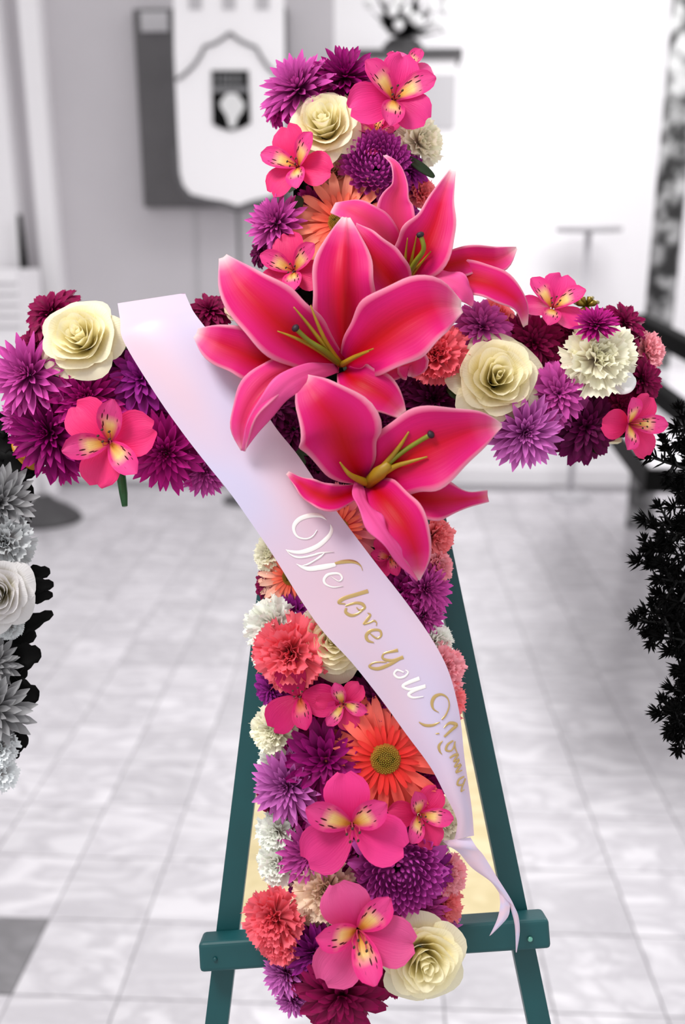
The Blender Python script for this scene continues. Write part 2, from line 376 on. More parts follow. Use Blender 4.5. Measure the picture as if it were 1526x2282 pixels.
for k in range(46):
    a = rr.uniform(0, 6.28); e = rr.uniform(.1, 1.4); c = Vector((pc[0]-.02, pc[1], zt+.09))
    d = Vector((math.cos(a)*math.cos(e), math.sin(a)*math.cos(e), math.sin(e)))
    L = rr.uniform(.14, .3); s = d.cross(Vector((0, 0, 1))).normalized()*.04
    b = MB(); m_ = c+d*L*.5; t_ = c+d*L; b.add([c, m_+s, t_, m_-s, m_+Vector((0, 0, .012))], [(0, 1, 4), (1, 2, 4), (2, 3, 4), (3, 0, 4)]); b.build('leaf', M['grey'], va)
for k in range(16):
    a = rr.uniform(0, 6.28); e = rr.uniform(0, 1.3); c = Vector((pc[0]+.02, pc[1], zt+.09)); L = rr.uniform(.16, .33)
    p = c+Vector((math.cos(a)*math.cos(e), -abs(math.sin(a))*math.cos(e), math.sin(e)))*L
    b = MB()
    b.tube([p+Vector((0, 0, z)) for z in (-.03, -.02, 0, .02, .03)], [.006, .024, .034, .024, .006], 8); b.build('bloom', M['bloom'], va, True)
# pale tall stand at right
TT = 6.1; g = W(1312, 506, TT); ts = empty('tall_table', (g.x, TT, 0), 'pale grey round-topped tall stand against the white wall at right', 'table')
b = MB(); b.lathe((g.x, TT, g.z-.03), [(.2, 0), (.21, .01), (.21, .03)], 24); b.build('table_top', M['midgrey'], ts, True)
b = MB(); b.tube([(g.x, TT, .03), (g.x, TT, g.z-.03)], .02, 10); b.lathe((g.x, TT, 0), [(.15, 0), (.14, .02), (.02, .04)], 20); b.build('pole', M['palegrey'], ts, True)
# mottled column at right
g0 = W(1506, 300, 5.4); gx = g0.x; b = MB(); b.lathe((gx, 5.4, 0), [(.082, 0), (.082, 3.9)], 20); cl_ = b.build('column', M['mottled'], smooth=True)
tag(recentre(cl_), 'dark mottled round column standing at the right edge by the white wall', 'column')
# counter with dark apron and pale top
zc = 1.0
f0 = G(1440, 1045, zc); f1 = G(1300, 875, zc); 
cx0 = f0.x; ydir = (f1-f0); ydir.normalize(); 
ct = empty('display_counter', (f0.x+.4, f0.y+.4, 0), 'low black-edged counter with a pale stone top at right', 'counter')
right = Vector((ydir.y, -ydir.x, 0)); La = 2.6; Wd = 1.3
q = [f0, f0+right*Wd, f0+right*Wd+ydir*La, f0+ydir*La]
b = MB(); b.hexa([p+Vector((0, 0, -.07)) for p in q]+[Vector(p)+Vector((0, 0, -.002)) for p in q]); b.build('apron', M['blackwood'], ct)
q2 = [f0+right*.012+ydir*.012, f0+right*(Wd-.01)+ydir*.012, f0+right*(Wd-.01)+ydir*(La-.01), f0+ydir*(La-.01)+right*.012]
b = MB(); b.hexa([p+Vector((0, 0, -.002)) for p in q2]+[p+Vector((0, 0, .004)) for p in q2]); b.build('stone_top', M['marble'], ct)
for (u, v) in ((.62, .08), (Wd-.08, .08), (.95, La-.1), (Wd-.08, La-.1)):
    c = f0+right*u+ydir*v; b = MB(); b.hexa([Vector((c.x+dx, c.y+dy, z)) for z in (0, zc-.07) for dx, dy in ((-.03, -.03), (.03, -.03), (.03, .03), (-.03, .03))]); b.build('leg', M['blackwood'], ct)
# dark rails of the seat behind the counter
bn = empty('handrail', (W(1560, 900, 2.9).x, 2.9, 0), 'pair of dark slanting rails above the pale counter top at right', 'handrail')
def bar(pa, pb, hh, dd, name, mat, parent):
    pa = Vector(pa); pb = Vector(pb); t = (pb-pa).normalized(); s = t.cross(Vector((0, 0, 1))).normalized()*dd; u = s.cross(t).normalized()*hh
    b = MB(); b.hexa([pa-s-u, pb-s-u, pb+s-u, pa+s-u, pa-s+u, pb-s+u, pb+s+u, pa+s+u]); return b.build(name, mat, parent)
bar(W(1420, 718, 3.9), W(1640, 835, 3.2), .036, .03, 'rail', M['blackwood'], bn)
bar(W(1430, 850, 3.6), W(1640, 1008, 2.9), .032, .03, 'rail', M['blackwood'], bn)
pz = W(1620, 826, 3.22); bar((pz.x, pz.y, 0), (pz.x, pz.y, pz.z), .03, .03, 'post', M['blackwood'], bn)
# ---------------------------------------------------------------- easel
es = empty('display_easel', (P(800, 2282, -.04).x, P(800, 2282, -.04).y, 0), 'dark green wooden display easel holding up the flower cross', 'easel')
def leg(pa, pb, hw, w0, w1, name='leg'):
    (ax, ay), (bx, by) = pa, pb
    A = P(ax, ay, w1); B = P(bx, by, w1)
    t = (B-A).normalized()
    L = -A.z/t.z if name == 'leg' else (B-A).length
    B = A+t*L; s = t.cross(N_).normalized(); 
    dn = N_*(w0-w1)
    b = MB(); b.hexa([A-s*hw+dn, B-s*hw+dn, B+s*hw+dn, A+s*hw+dn, A-s*hw, B-s*hw, B+s*hw, A+s*hw])
    for v in b.v:
        if v.z < 0: v.z = 0
    return b.build(name, M['greenpaint'], es)
HW = 25*PX
l1 = leg((733, 190), (482, 2282), HW, -.045, -.025)
l2 = leg((770, 190), (1202, 2282), HW, -.045, -.025)
# rear leg
A = P(752, 300, -.05); Bq = Vector((A.x-.03, A.y+.62, 0)); bar(A, Bq, .011, .011, 'rear_leg', M['greenpaint'], es)
# shelf bar
sb = MB(); A = P(443, 2136, .003); B = P(1226, 2082, .003)
t = (B-A).normalized(); s = t.cross(N_).normalized()*(31*PX); ch = t*.004
if s.z < 0: s = -s
back = N_*-.028
sb.hexa([A-s+back, B-s+back, B-s, A-s, A+s+back, B+s+back, B+s, A+s])
shelf = sb.build('shelf_bar', M['greenpaint'], es)
bv = shelf.modifiers.new('bevel', 'BEVEL'); bv.width = .0035; bv.segments = 3
def sphere(name, c, r, mat, parent, sq=1.0):
    b = MB(); b.tube([Vector(c)+N_*(r*math.sin(a)*sq) for a in [math.radians(x) for x in (-88, -60, -30, 0, 30, 60, 88)]], [r*math.cos(math.radians(x)) for x in (-88, -60, -30, 0, 30, 60, 88)], 12)
    me = mesh_of(name, b.v, b.f, True); o = link(name, me, mat, parent)
    o.matrix_parent_inverse = parent.matrix_world.inverted(); return o
bpy.context.view_layer.update()
sphere('screw', P(1181, 2093, .004), 6*PX, M['screw'], shelf, .6)
sphere('screw', P(479, 2138, .004), 5*PX, M['greenpaint'], shelf, .6)
sphere('hole', P(1127, 1946, -.0255), 4*PX, M['hole'], l2, .4)
# ---------------------------------------------------------------- foam cross
fc = empty('foam_cross', P(790, 1200, 0), 'dark foam cross in a pale tray under the flowers on the easel', 'cross')
def pslab(name, x0, y0, x1, y1, w0, w1, mat, parent):
    b = MB(); c = [(x0, y1), (x1, y1), (x1, y0), (x0, y0)]
    cc = [P(x, y, 0)+N_*w0 for x, y in c]; b.hexa(cc+[p+N_*(w1-w0) for p in cc])
    return b.build(name, mat, parent)
pslab('foam_block', 655, 185, 925, 2195, 0, .012, M['foam'], fc)
pslab('foam_block', 105, 755, 655, 1005, 0, .012, M['foam'], fc)
pslab('foam_block', 925, 755, 1390, 975, 0, .012, M['foam'], fc)
pslab('tray', 700, 142, 905, 2200, -.012, .0, M['cream'], fc)
pslab('tray', 112, 765, 628, 1015, -.012, .0, M['cream'], fc)
pslab('tray', 958, 765, 1385, 985, -.012, .0, M['cream'], fc)
rl = random.Random(21)
for k in range(150):
    if k < 90: px, py = rl.uniform(650, 935), rl.uniform(190, 2190)
    else: px, py = rl.uniform(110, 1390), rl.uniform(755, 990)
    a = rl.uniform(0, 6.28); L = rl.uniform(40, 62); d = (R_*math.cos(a)+V_*math.sin(a)); sd = N_.cross(d)*L*PX*.32; p = P(px, py, .0125); e = p+d*L*PX+N_*.004
    m_ = p.lerp(e, .5)+N_*.001
    b = MB(); b.add([p, p.lerp(m_, .6)-sd*.8, p.lerp(m_, .6)+sd*.8, m_-sd, m_+sd, m_-N_*.001, m_.lerp(e, .6)-sd*.6, m_.lerp(e, .6)+sd*.6, e], [(0, 1, 5), (0, 5, 2), (1, 3, 5), (5, 4, 2), (3, 6, 5), (5, 7, 4), (6, 8, 5), (5, 8, 7)])
    b.build('leaf', M['leaf'], fc, True)
# ---------------------------------------------------------------- petal meshes
def petal(name, prof, nl=6, nw=4, bend=0.0, cup=.3, ruf=0.0, freq=3, notch=0.0, serr=0.0, col=None, mat='petal', bend0=0.0, seed=0):
    rn = random.Random(seed); ph = rn.uniform(0, 6)
    vs, cs, us = [], [], []; x = z = 0.0
    for i in range(nl+1):
        t = i/nl
        if i: a = bend0+bend*(t-.5/nl); x += math.cos(a)/nl; z += math.sin(a)/nl
        hw = prof(t)
        for j in range(nw+1):
            s = -1+2*j/nw
            xx = x-notch*t**4*(1-abs(s))-(.0 if not serr else serr*t**3*((j % 2)))
            zz = z+cup*hw*s*s+ruf*t**1.5*math.sin(freq*s*math.pi+ph)+ruf*.5*t*math.sin(freq*1.7*s*3+ph*2)
            xx -= .12*hw*s*s*t
            vs.append((xx, s*hw, zz)); cs.append(col(t, abs(s)) if col else (1, 1, 1)); us.append((t, j/nw))
    me = mesh_of(name, vs, grid_faces(nl, nw), True, cs, us); me.materials.append(M[mat]); return me
def mixc(a, b, t): t = max(0, min(1, t)); return tuple(a[i]+(b[i]-a[i])*t for i in range(3))
def pf(w, p=.55, tip=.12):                                     # narrow base, widest at p, rounded tip
    def f(t):
        if t < p: return w*(.28+.72*math.sin(t/p*math.pi/2))
        return w*max(tip, math.sqrt(max(0, 1-((t-p)/(1-p))**2.4)))
    return f
# chrysanthemum petals: pale reverse towards the tip (colour is multiplied by the flower's own)
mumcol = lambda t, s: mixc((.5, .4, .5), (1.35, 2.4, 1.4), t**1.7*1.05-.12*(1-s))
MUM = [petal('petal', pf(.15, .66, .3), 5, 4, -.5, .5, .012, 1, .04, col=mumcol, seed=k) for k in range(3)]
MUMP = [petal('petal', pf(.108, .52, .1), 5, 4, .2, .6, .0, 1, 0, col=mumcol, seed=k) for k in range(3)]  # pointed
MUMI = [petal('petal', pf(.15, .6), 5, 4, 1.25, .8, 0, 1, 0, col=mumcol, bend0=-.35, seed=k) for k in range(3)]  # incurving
def placed(phi, r0, z0, elev, sc, roll=0):
    return Matrix.Rotation(phi, 4, 'Z') @ Matrix.Translation((r0, 0, z0)) @ Matrix.Rotation(-elev, 4, 'Y') @ Matrix.Rotation(roll, 4, 'X') @ Matrix.Scale(sc, 4)
def join_meshes(name, items, mat):
    vs, fs, cs, us = [], [], [], []
    for me, Mx in items:
        k = len(vs); vs += [Mx @ v.co for v in me.vertices]; cs += [tuple(c.color)[:3] for c in me.color_attributes['Col'].data]
        uv = [None]*len(me.vertices)
        for lp in me.loops: uv[lp.vertex_index] = tuple(me.uv_layers[0].data[lp.index].uv)
        us += uv; fs += [tuple(k+i for i in p.vertices) for p in me.polygons]
    m = mesh_of(name, vs, fs, True, cs, us); m.materials.append(mat); return m
rm = random.Random(11)
def mum_layout(kind, seed):
    rn = random.Random(seed); out, inn = [], []
    if kind == 'mum': rings = [(15, .92, -.12), (15, .88, .10), (14, .78, .32), (12, .66, .55), (11, .52, .8), (8, .4, 1.05), (6, .3, 1.3)]; pool = MUM
    elif kind == 'grey': rings = [(17, 1., -.05), (16, .92, .2), (14, .8, .42), (12, .64, .66), (10, .48, .9), (7, .34, 1.2)]; pool = MUMG
    else: rings = [(17, 1., -.08), (17, .95, .12), (16, .84, .34), (14, .68, .6), (12, .5, .85), (9, .36, 1.1), (6, .26, 1.35)]; pool = MUMP
    for k, (n, L, e) in enumerate(rings):
        for i in range(n):
            phi = 2*math.pi*(i+.5*(k % 2)+rn.uniform(-.22, .22))/n
            m = placed(phi, .05*(1-k/8), .02+.03*k, e+rn.uniform(-.12, .12), L*rn.uniform(.9, 1.08), rn.uniform(-.35, .35))
            (out if k < 2 else inn).append((pool[rn.randrange(3)], m))
    return out, inn
MUML = {}
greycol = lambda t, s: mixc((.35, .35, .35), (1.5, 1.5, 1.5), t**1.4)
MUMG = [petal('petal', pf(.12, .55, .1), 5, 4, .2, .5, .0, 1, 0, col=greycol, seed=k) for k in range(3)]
for kd in ('mum', 'spike', 'grey'):
    MUML[kd] = []
    for s_ in range(3):
        o_, i_ = mum_layout(kd, s_*5+1); MUML[kd].append((o_, join_meshes('inner_petals', i_, M['petal'])))
def incurve(seed):
    rn = random.Random(seed); out, inn = [], []
    n = 150
    for i in range(n):
        th = math.acos(1-(i+.5)/n*1.0); phi = i*2.39996
        r0 = .56*math.sin(th); z0 = .45*math.cos(th)
        sc = .18+.3*(th/1.57)
        e = (math.pi/2-th)*.9+.25
        m = placed(phi, r0*.8, z0-.02, e+rn.uniform(-.1, .1), sc, rn.uniform(-.2, .2))
        (out if i > n-40 else inn).append((MUMI[rn.randrange(3)], m))
    for i in range(16):
        out.append((MUM[rn.randrange(3)], placed(i*2*math.pi/16+rn.uniform(-.1, .1), .1, -.05, -.02, .92*rn.uniform(.9, 1.05))))
    return out, join_meshes('inner_petals', inn, M['petal'])
MUML['ball'] = [incurve(2), incurve(9)]
# roses
def rose_petal(R, fl_, h, al, seed, curl=.0):
    rn = random.Random(seed); ph = rn.uniform(0, 6); vs, cs, us = [], [], []; nu, nv = 6, 10
    for i in range(nu+1):
        t = i/nu
        for j in range(nv+1):
            s = -1+2*j/nv; th = s*al
            tt = t*(1-.22*abs(s)**3)
            r = R*(.3+.7*math.sin(tt*math.pi/2))+fl_*tt**3+.035*tt*tt*math.sin(2.3*s*2+ph)
            z = -.35+(h+.35)*tt-curl*tt**5+.03*tt*math.sin(3*s+ph*1.7)
            vs.append((r*math.cos(th), r*math.sin(th), z)); us.append((t, j/nv))
            cs.append(mixc((1.0, .93, .6), (1.02, 1.0, .97), tt*1.25))
    me = mesh_of('petal', vs, grid_faces(nu, nv), True, cs, us); me.materials.append(M['rose']); return me
RL = [(.07, .02, .60, 1.9, 2, 0), (.14, .05, .61, 1.5, 3, .02), (.22, .07, .6, 1.25, 3, .03), (.31, .09, .57, 1.15, 4, .05), (.40, .12, .53, 1.0, 4, .08), (.49, .16, .47, .95, 5, .12), (.58, .22, .38, .85, 5, .2), (.64, .34, .22, .78, 5, .3)]
RM = [[rose_petal(R, f_, h, al, k*7+v, c) for v in range(2)] for k, (R, f_, h, al, n, c) in enumerate(RL)]
# carnations
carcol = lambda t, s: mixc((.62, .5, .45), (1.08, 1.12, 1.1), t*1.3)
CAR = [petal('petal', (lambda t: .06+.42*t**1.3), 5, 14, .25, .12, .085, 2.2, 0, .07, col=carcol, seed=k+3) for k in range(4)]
# gerbera
gercol = lambda t, s: mixc((.98, .34, .3), (1.08, 1.2, 1.3), (t-.08)*1.5)
GER = [petal('petal', pf(.10, .6, .3), 8, 4, -.35, .35, .0, 1, .04, col=gercol, seed=k) for k in range(2)]
# alstroemeria
aout = lambda t, s: mixc((.95, .35, .75), (1.04, 1.25, 1.1), t*1.5-.25*(1-s))
def ain(t, s):
    y = (4.0, 12.0, .9)
    c = mixc((1.05, .7, .8), (1.2, 5.5, 1.15), (t-.1)*4) if t < .4 else mixc((1.2, 5.5, 1.15), (1.02, 1.1, 1.02), (t-.45)*3.0)
    return mixc(c, (1, 1, 1), (s-.55)*2)
ALO = [petal('petal', pf(.44, .62, .3), 8, 8, -.6, .16, .03, 1.3, .08, col=aout, bend0=.4, seed=k) for k in range(3)]
ALI = [petal('petal', pf(.27, .6, .14), 9, 8, -.7, .26, .015, 1.2, 0, col=ain, bend0=.6, mat='streaked', seed=k) for k in range(2)]
for m_ in ALI:   # the yellow throat is a colour of its own, not a tint of the pink: stored relative to a mid pink
    pass
# ---------------------------------------------------------------- flower builder
def frame(px, py, wz, tl, spin, r):
    a, b = tl; z = (N_+R_*a+V_*b).normalized(); x = (R_-z*R_.dot(z)).normalized(); y = z.cross(x)
    m = Matrix((x, y, z)).transposed().to_4x4()
    return Matrix.Translation(P(px, py, wz)) @ m @ Matrix.Rotation(spin, 4, 'Z') @ Matrix.Scale(r, 4)
C = {k: rgb(*v) for k, v in dict(
    burg=(138, 0, 72), dark=(106, 0, 74), plum=(150, 2, 108), mag=(190, 20, 136), orch=(212, 66, 174), lilac=(214, 92, 196), vio=(160, 26, 144), incurve=(210, 66, 184),
    rose=(255, 251, 222), ivory=(252, 246, 226), white=(252, 250, 244), blush=(246, 220, 196),
    coral=(246, 112, 128), salmon=(250, 140, 146), pale=(252, 172, 184), peach=(255, 162, 128), peach2=(255, 188, 160), red=(250, 112, 96),
    pink=(230, 52, 134), hot=(232, 48, 116), deep=(205, 26, 104), soft=(236, 84, 152), g1=(150, 150, 152), g2=(90, 90, 92), g3=(235, 235, 238), g4=(200, 200, 203)).items()}
SP = {'grey': 'chrysanthemum', 'mum': 'chrysanthemum', 'spike': 'chrysanthemum', 'ball': 'chrysanthemum', 'rose': 'rose', 'car': 'carnation', 'ger': 'gerbera', 'als': 'alstroemeria'}
def auto_tilt(px, py):
    a = b = 0
    if 700 < py < 1080 and abs(px-790) > 200:
        b = (870-py)/170*.5
        if px < 130: a = -.6
        if px > 1380: a = .6
    else:
        a = (px-795)/190*.62
        if py < 210: b = .45
        if py > 2180: b = -.3
    return (a, b)
nflower = 0
def flower(kind, px, py, r, col, label, wz=None, tl=None, spin=None, group=None, hide=None, sq=1.0):
    global nflower; nflower += 1; rn = random.Random(nflower*13)
    tl = tl if tl is not None else auto_tilt(px, py)
    mag = math.hypot(*tl)
    if wz is None: wz = .036-.012*mag*mag
    sp = spin if spin is not None else rn.uniform(0, 6.28)
    root = bpy.data.objects.new(SP[kind], None); COL.objects.link(root); root.empty_display_size = .3
    if kind in MUML: r *= 1.13
    if kind == 'car': r *= 1.1
    root.matrix_basis = frame(px, py, wz, tl, sp, r*PX)
    tag(root, label, 'flower', group or SP[kind]+'s of the cross')
    c = C[col]
    def put(me, mx, name='petal', cc=None):
        o = bpy.data.objects.new(name, me); COL.objects.link(o); o.parent = root; o.matrix_basis = mx; o.color = cc or c; return o
    if kind in MUML:
        v = MUML[kind][nflower % len(MUML[kind])]
        for me, mx in v[0]: put(me, mx)
        o = put(v[1], Matrix(), 'inner_petals'); o['kind'] = 'stuff'
    elif kind == 'rose':
        for k, (R, f_, h, al, n, cu) in enumerate(RL):
            for i in range(n):
                phi = 2*math.pi*(i+.37*k)/n+rn.uniform(-.12, .12)
                put(RM[k][i % 2], Matrix.Rotation(phi, 4, 'Z') @ Matrix.Translation((rn.uniform(-.02, .02), 0, rn.uniform(-.02, .02))) @ Matrix.Rotation(rn.uniform(-.05, .05), 4, 'Y') @ Matrix.Scale(rn.uniform(.96, 1.06), 4))
    elif kind == 'car':
        for k, (n, L, e) in enumerate([(8, .98, -.05), (8, .9, .28), (7, .8, .58), (6, .68, .88), (5, .55, 1.15), (4, .45, 1.4)]):
            for i in range(n):
                put(CAR[rn.randrange(4)], placed(2*math.pi*(i+.5*k+rn.uniform(-.25, .25))/n, .03, 0, e+rn.uniform(-.14, .14), L*rn.uniform(.9, 1.08), rn.uniform(-.4, .4)))
    elif kind == 'ger':
        for k, (n, L, e) in enumerate([(17, .86, .0), (17, .82, .12), (22, .42, .35)]):
            for i in range(n):
                cc = c if k < 2 else (rgb(240, 60, 54) if col == 'red' else rgb(255, 120, 90))
                put(GER[rn.randrange(2)], placed(2*math.pi*(i+.5*k+rn.uniform(-.2, .2))/n, .16-.02*k, .02*k, e+rn.uniform(-.07, .07), L*rn.uniform(.94, 1.05), rn.uniform(-.2, .2)), 'petal' if k < 2 else 'inner_petal', cc)
        b = MB(); b.tube([(0, 0, z) for z in (.0, .07, .11, .12, .10)], [.26, .25, .2, .12, .01], 20)
        me = mesh_of('disc', b.v, b.f, True); me.materials.append(M['discrim']); d = put(me, Matrix(), 'disc')
        b = MB()
        for i in range(170):
            rr_ = .215*math.sqrt(i/170); q = i*2.39996; x, y = rr_*math.cos(q), rr_*math.sin(q); zz = .115+.02*(1-i/170)
            b.add([(x-.01, y-.01, zz), (x+.012, y-.008, zz), (x, y+.012, zz), (x, y, zz+.035)], [(0, 1, 3), (1, 2, 3), (2, 0, 3)])
        me = mesh_of('disc_florets', b.v, b.f); me.materials.append(M['disc']); o = link('disc_florets', me, None, d); o['kind'] = 'stuff'
    elif kind == 'als':
        hide = hide or ()
        for i in range(3):
            if i in hide: continue
            put(ALO[i], placed(2*math.pi*i/3+math.pi/2, .05, 0, -.02+rn.uniform(-.12, .25), .98*rn.uniform(.92, 1.08), rn.uniform(-.25, .25)))
        for i in range(3):
            if i+3 in hide: continue
            a = 2*math.pi*i/3-math.pi/2
            put(ALI[i % 2] if i != 0 else ALI[1], placed(a, .04, .04, .22+rn.uniform(-.12, .25), .95), 'petal', C['pink'] if col != 'deep' else c)
        for i in range(5):
            a = i*1.2566+.3; b = MB()
            b.tube([(0, 0, 0), (.07*math.cos(a), .07*math.sin(a), .2), (.13*math.cos(a), .13*math.sin(a)-.04, .4), (.12*math.cos(a), .12*math.sin(a)-.1, .52)], [.016, .016, .012, .012], 6)
            me = mesh_of('stamen', b.v, b.f, True); me.materials.append(M['pinkfil']); st_ = put(me, Matrix(), 'stamen')
            b = MB(); p_ = Vector((.12*math.cos(a), .12*math.sin(a)-.1, .52)); b.tube([p_-Vector((.02, .02, 0)), p_, p_+Vector((.02, .02, .01))], [.012, .026, .012], 6)
            me = mesh_of('anther', b.v, b.f, True); me.materials.append(M['anther']); link('anther', me, None, st_)
    return root
def deg(*a): return math.radians(a[0])
# yellow blotch needs absolute colour: rebuild relative to pink base
def ain_rel(t, s):
    p = C['pink']; yel = rgb(250, 205, 110); pk = rgb(246, 130, 165)
    def rel(c): return tuple(c[i]/max(p[i], .03) for i in range(3))
    if t < .15: c = rel(rgb(225, 150, 60))
    elif t < .45: c = mixc(rel(rgb(238, 178, 60)), rel(rgb(252, 218, 140)), (t-.15)/.3)
    else: c = mixc(rel(rgb(252, 214, 160)), (1.05, 1.9, 1.2), (t-.45)*5)
    return mixc(c, (1, 1.0, 1), (s-.34)*3 if t < .5 else (s-.3)*1.6)
for me in ALI:
    at = me.color_attributes['Col'].data; uv = [None]*len(me.vertices)
    for lp in me.loops: uv[lp.vertex_index] = me.uv_layers[0].data[lp.index].uv
    for i, u in enumerate(uv): c = ain_rel(u[0], abs(u[1]*2-1)); at[i].color = (*c, 1)
#FLOWERS
F_ = flower
# --- top of the upright
F_('spike', 668, 205, 82, 'orch', 'light orchid-purple chrysanthemum at the top left corner of the cross', tl=(-.45, .4))
F_('mum', 622, 240, 45, 'mag', 'small magenta chrysanthemum left of the uppermost white rose', wz=.015, tl=(-.7, .1))
F_('spike', 768, 178, 72, 'plum', 'plum chrysanthemum at the top edge between orchid mum and pink alstroemeria', tl=(0, .4))
F_('als', 877, 222, 100, 'pink', 'pink alstroemeria with yellow streaked throat at the top right corner of the cross', wz=.058, tl=(.1, .0), spin=deg(-10))
F_('als', 905, 160, 62, 'soft', 'half-hidden pink alstroemeria peeking over the top right corner', wz=.03, tl=(.3, .5), spin=deg(30))
F_('rose', 724, 282, 88, 'rose', 'creamy white rose nearest the top of the cross', wz=.045, tl=(-.15, .1))
F_('car', 932, 318, 56, 'ivory', 'ivory carnation on the right edge below the top alstroemeria', wz=.02, tl=(.6, 0))
F_('als', 838, 300, 62, 'pink', 'pink alstroemeria facing away just above the purple ball chrysanthemum', wz=.032, tl=(0, .3), spin=deg(50))
F_('mum', 905, 385, 62, 'vio', 'violet chrysanthemum on the right edge above the tall lily petal', wz=.022, tl=(.5, 0))
F_('ball', 838, 372, 84, 'incurve', 'round purple chrysanthemum with incurving petals near the top', wz=.036, tl=(0, 0))
F_('als', 664, 372, 86, 'hot', 'pink alstroemeria on the left edge under the uppermost white rose', wz=.045, tl=(-.3, .0), spin=deg(12))
F_('rose', 742, 385, 50, 'blush', 'blush rose base half hidden under the uppermost white rose', wz=.018, tl=(0, -.1))
F_('ger', 762, 500, 128, 'peach', 'peach gerbera behind the upper lily petals', wz=.038, tl=(-.1, .1))
F_('spike', 618, 500, 62, 'orch', 'orchid chrysanthemum on the left edge beside the peach gerbera', tl=(-.5, .1))
F_('mum', 585, 562, 36, 'dark', 'small dark purple chrysanthemum at the left edge above the lilies', wz=.012, tl=(-.6, 0))
F_('als', 655, 605, 82, 'hot', 'pink alstroemeria tucked between two lily petals at the cross centre', wz=.045, tl=(-.15, 0), spin=deg(8))
F_('car', 938, 432, 34, 'salmon', 'small salmon carnation behind the tallest lily petal', wz=.015, tl=(.4, 0))
F_('rose', 530, 685, 34, 'blush', 'blush rose peeping out left of the big centre lily', wz=.02, tl=(-.2, .3))
F_('mum', 468, 697, 52, 'burg', 'burgundy chrysanthemum between the ribbon top and the centre lily', wz=.012, tl=(0, .4))
# --- left arm
F_('mum', 122, 706, 76, 'burg', 'burgundy chrysanthemum behind the white rose at top of the left arm', wz=.018, tl=(-.3, .35))
F_('mum', 82, 770, 52, 'burg', 'burgundy chrysanthemum under the left edge of the left arm rose', wz=.008, tl=(-.5, .2))
F_('rose', 184, 755, 94, 'rose', 'large cream white rose on the left arm beside the ribbon', wz=.048, tl=(-.05, .12))
F_('spike', 72, 838, 84, 'orch', 'pale orchid chrysanthemum with pointed petals at the left tip of the arm', wz=.034, tl=(-.35, 0))
F_('spike', 196, 890, 82, 'mag', 'magenta chrysanthemum in the middle of the left arm under the rose', wz=.03, tl=(0, 0))
F_('mum', 318, 850, 84, 'vio', 'violet chrysanthemum on the left arm against the ribbon edge', wz=.028, tl=(0, .1))
F_('mum', 345, 935, 62, 'plum', 'plum chrysanthemum tucked under the violet one by the ribbon', wz=.018, tl=(0, 0))
F_('spike', 118, 965, 92, 'plum', 'deep plum chrysanthemum at the lower left corner of the left arm', wz=.024, tl=(-.25, -.15))
F_('spike', 48, 930, 50, 'orch', 'orchid chrysanthemum at the far left end below the pointed one', wz=.008, tl=(-.6, -.1))
F_('spike', 140, 1025, 50, 'mag', 'magenta chrysanthemum hanging off the lower edge of the left arm', wz=.008, tl=(-.1, -.5))
al = F_('als', 245, 985, 106, 'hot', 'pink alstroemeria with yellow throat on the left arm with a stem below', wz=.052, tl=(0, -.1), spin=deg(165))
F_('spike', 372, 1008, 78, 'mag', 'magenta chrysanthemum on the lower edge of the left arm beside the alstroemeria', wz=.026, tl=(0, -.3))
F_('spike', 455, 1050, 50, 'orch', 'orchid chrysanthemum at the lowest point of the left arm beside the ribbon', wz=.014, tl=(0, -.4))
F_('mum', 420, 1000, 55, 'plum', 'plum chrysanthemum half under the ribbon on the left arm', wz=.01, tl=(0, -.2))
# --- right arm
F_('car', 972, 792, 66, 'coral', 'coral carnation right of the centre lily', wz=.038, tl=(0, 0))
F_('rose', 1100, 705, 52, 'salmon', 'salmon rose edge peeking along the top of the right arm', wz=.014, tl=(0, .5))
F_('mum', 1072, 736, 72, 'orch', 'orchid chrysanthemum above the white rose on the right arm', wz=.032, tl=(0, .2))
F_('mum', 1185, 770, 76, 'burg', 'burgundy chrysanthemum in the middle of the right arm', wz=.02, tl=(0, .1))
F_('als', 1230, 688, 82, 'pink', 'pink alstroemeria standing up from the top edge of the right arm', wz=.035, tl=(0, .3), spin=deg(-18))
F_('mum', 1382, 728, 66, 'burg', 'burgundy chrysanthemum at the top right corner of the right arm', wz=.02, tl=(.3, .35))
F_('spike', 1326, 726, 42, 'mag', 'small magenta chrysanthemum resting on the white carnation', wz=.06, tl=(-.1, .6))
F_('car', 1438, 782, 44, 'pale', 'pale pink carnation at the right tip of the arm', wz=.01, tl=(.6, .1))
F_('mum', 1420, 850, 68, 'burg', 'burgundy chrysanthemum on the right tip below the pale pink carnation', wz=.016, tl=(.45, 0))
F_('car', 1328, 800, 78, 'ivory', 'ivory white carnation near the right end of the right arm', wz=.042, tl=(.1, .05))
F_('rose', 1106, 845, 104, 'rose', 'largest cream rose in the middle of the right arm', wz=.042, tl=(0, 0))
F_('spike', 965, 892, 72, 'dark', 'dark purple chrysanthemum between centre lily and the right arm rose', wz=.016, tl=(0, 0))
F_('mum', 1240, 880, 76, 'orch', 'orchid chrysanthemum between the rose and the white carnation', wz=.034, tl=(0, -.05))
F_('mum', 1300, 950, 84, 'dark', 'dark purple chrysanthemum on the lower edge of the right arm', wz=.02, tl=(.05, -.25))
F_('spike', 1168, 962, 74, 'lilac', 'lilac chrysanthemum with pale centre below the right arm rose', wz=.034, tl=(0, -.35))
F_('als', 1402, 945, 80, 'hot', 'pink alstroemeria at the lower right corner of the right arm', wz=.035, tl=(.3, -.15), spin=deg(88))
F_('mum', 1230, 800, 60, 'burg', 'burgundy chrysanthemum left of the white carnation', wz=.014, tl=(0, 0))
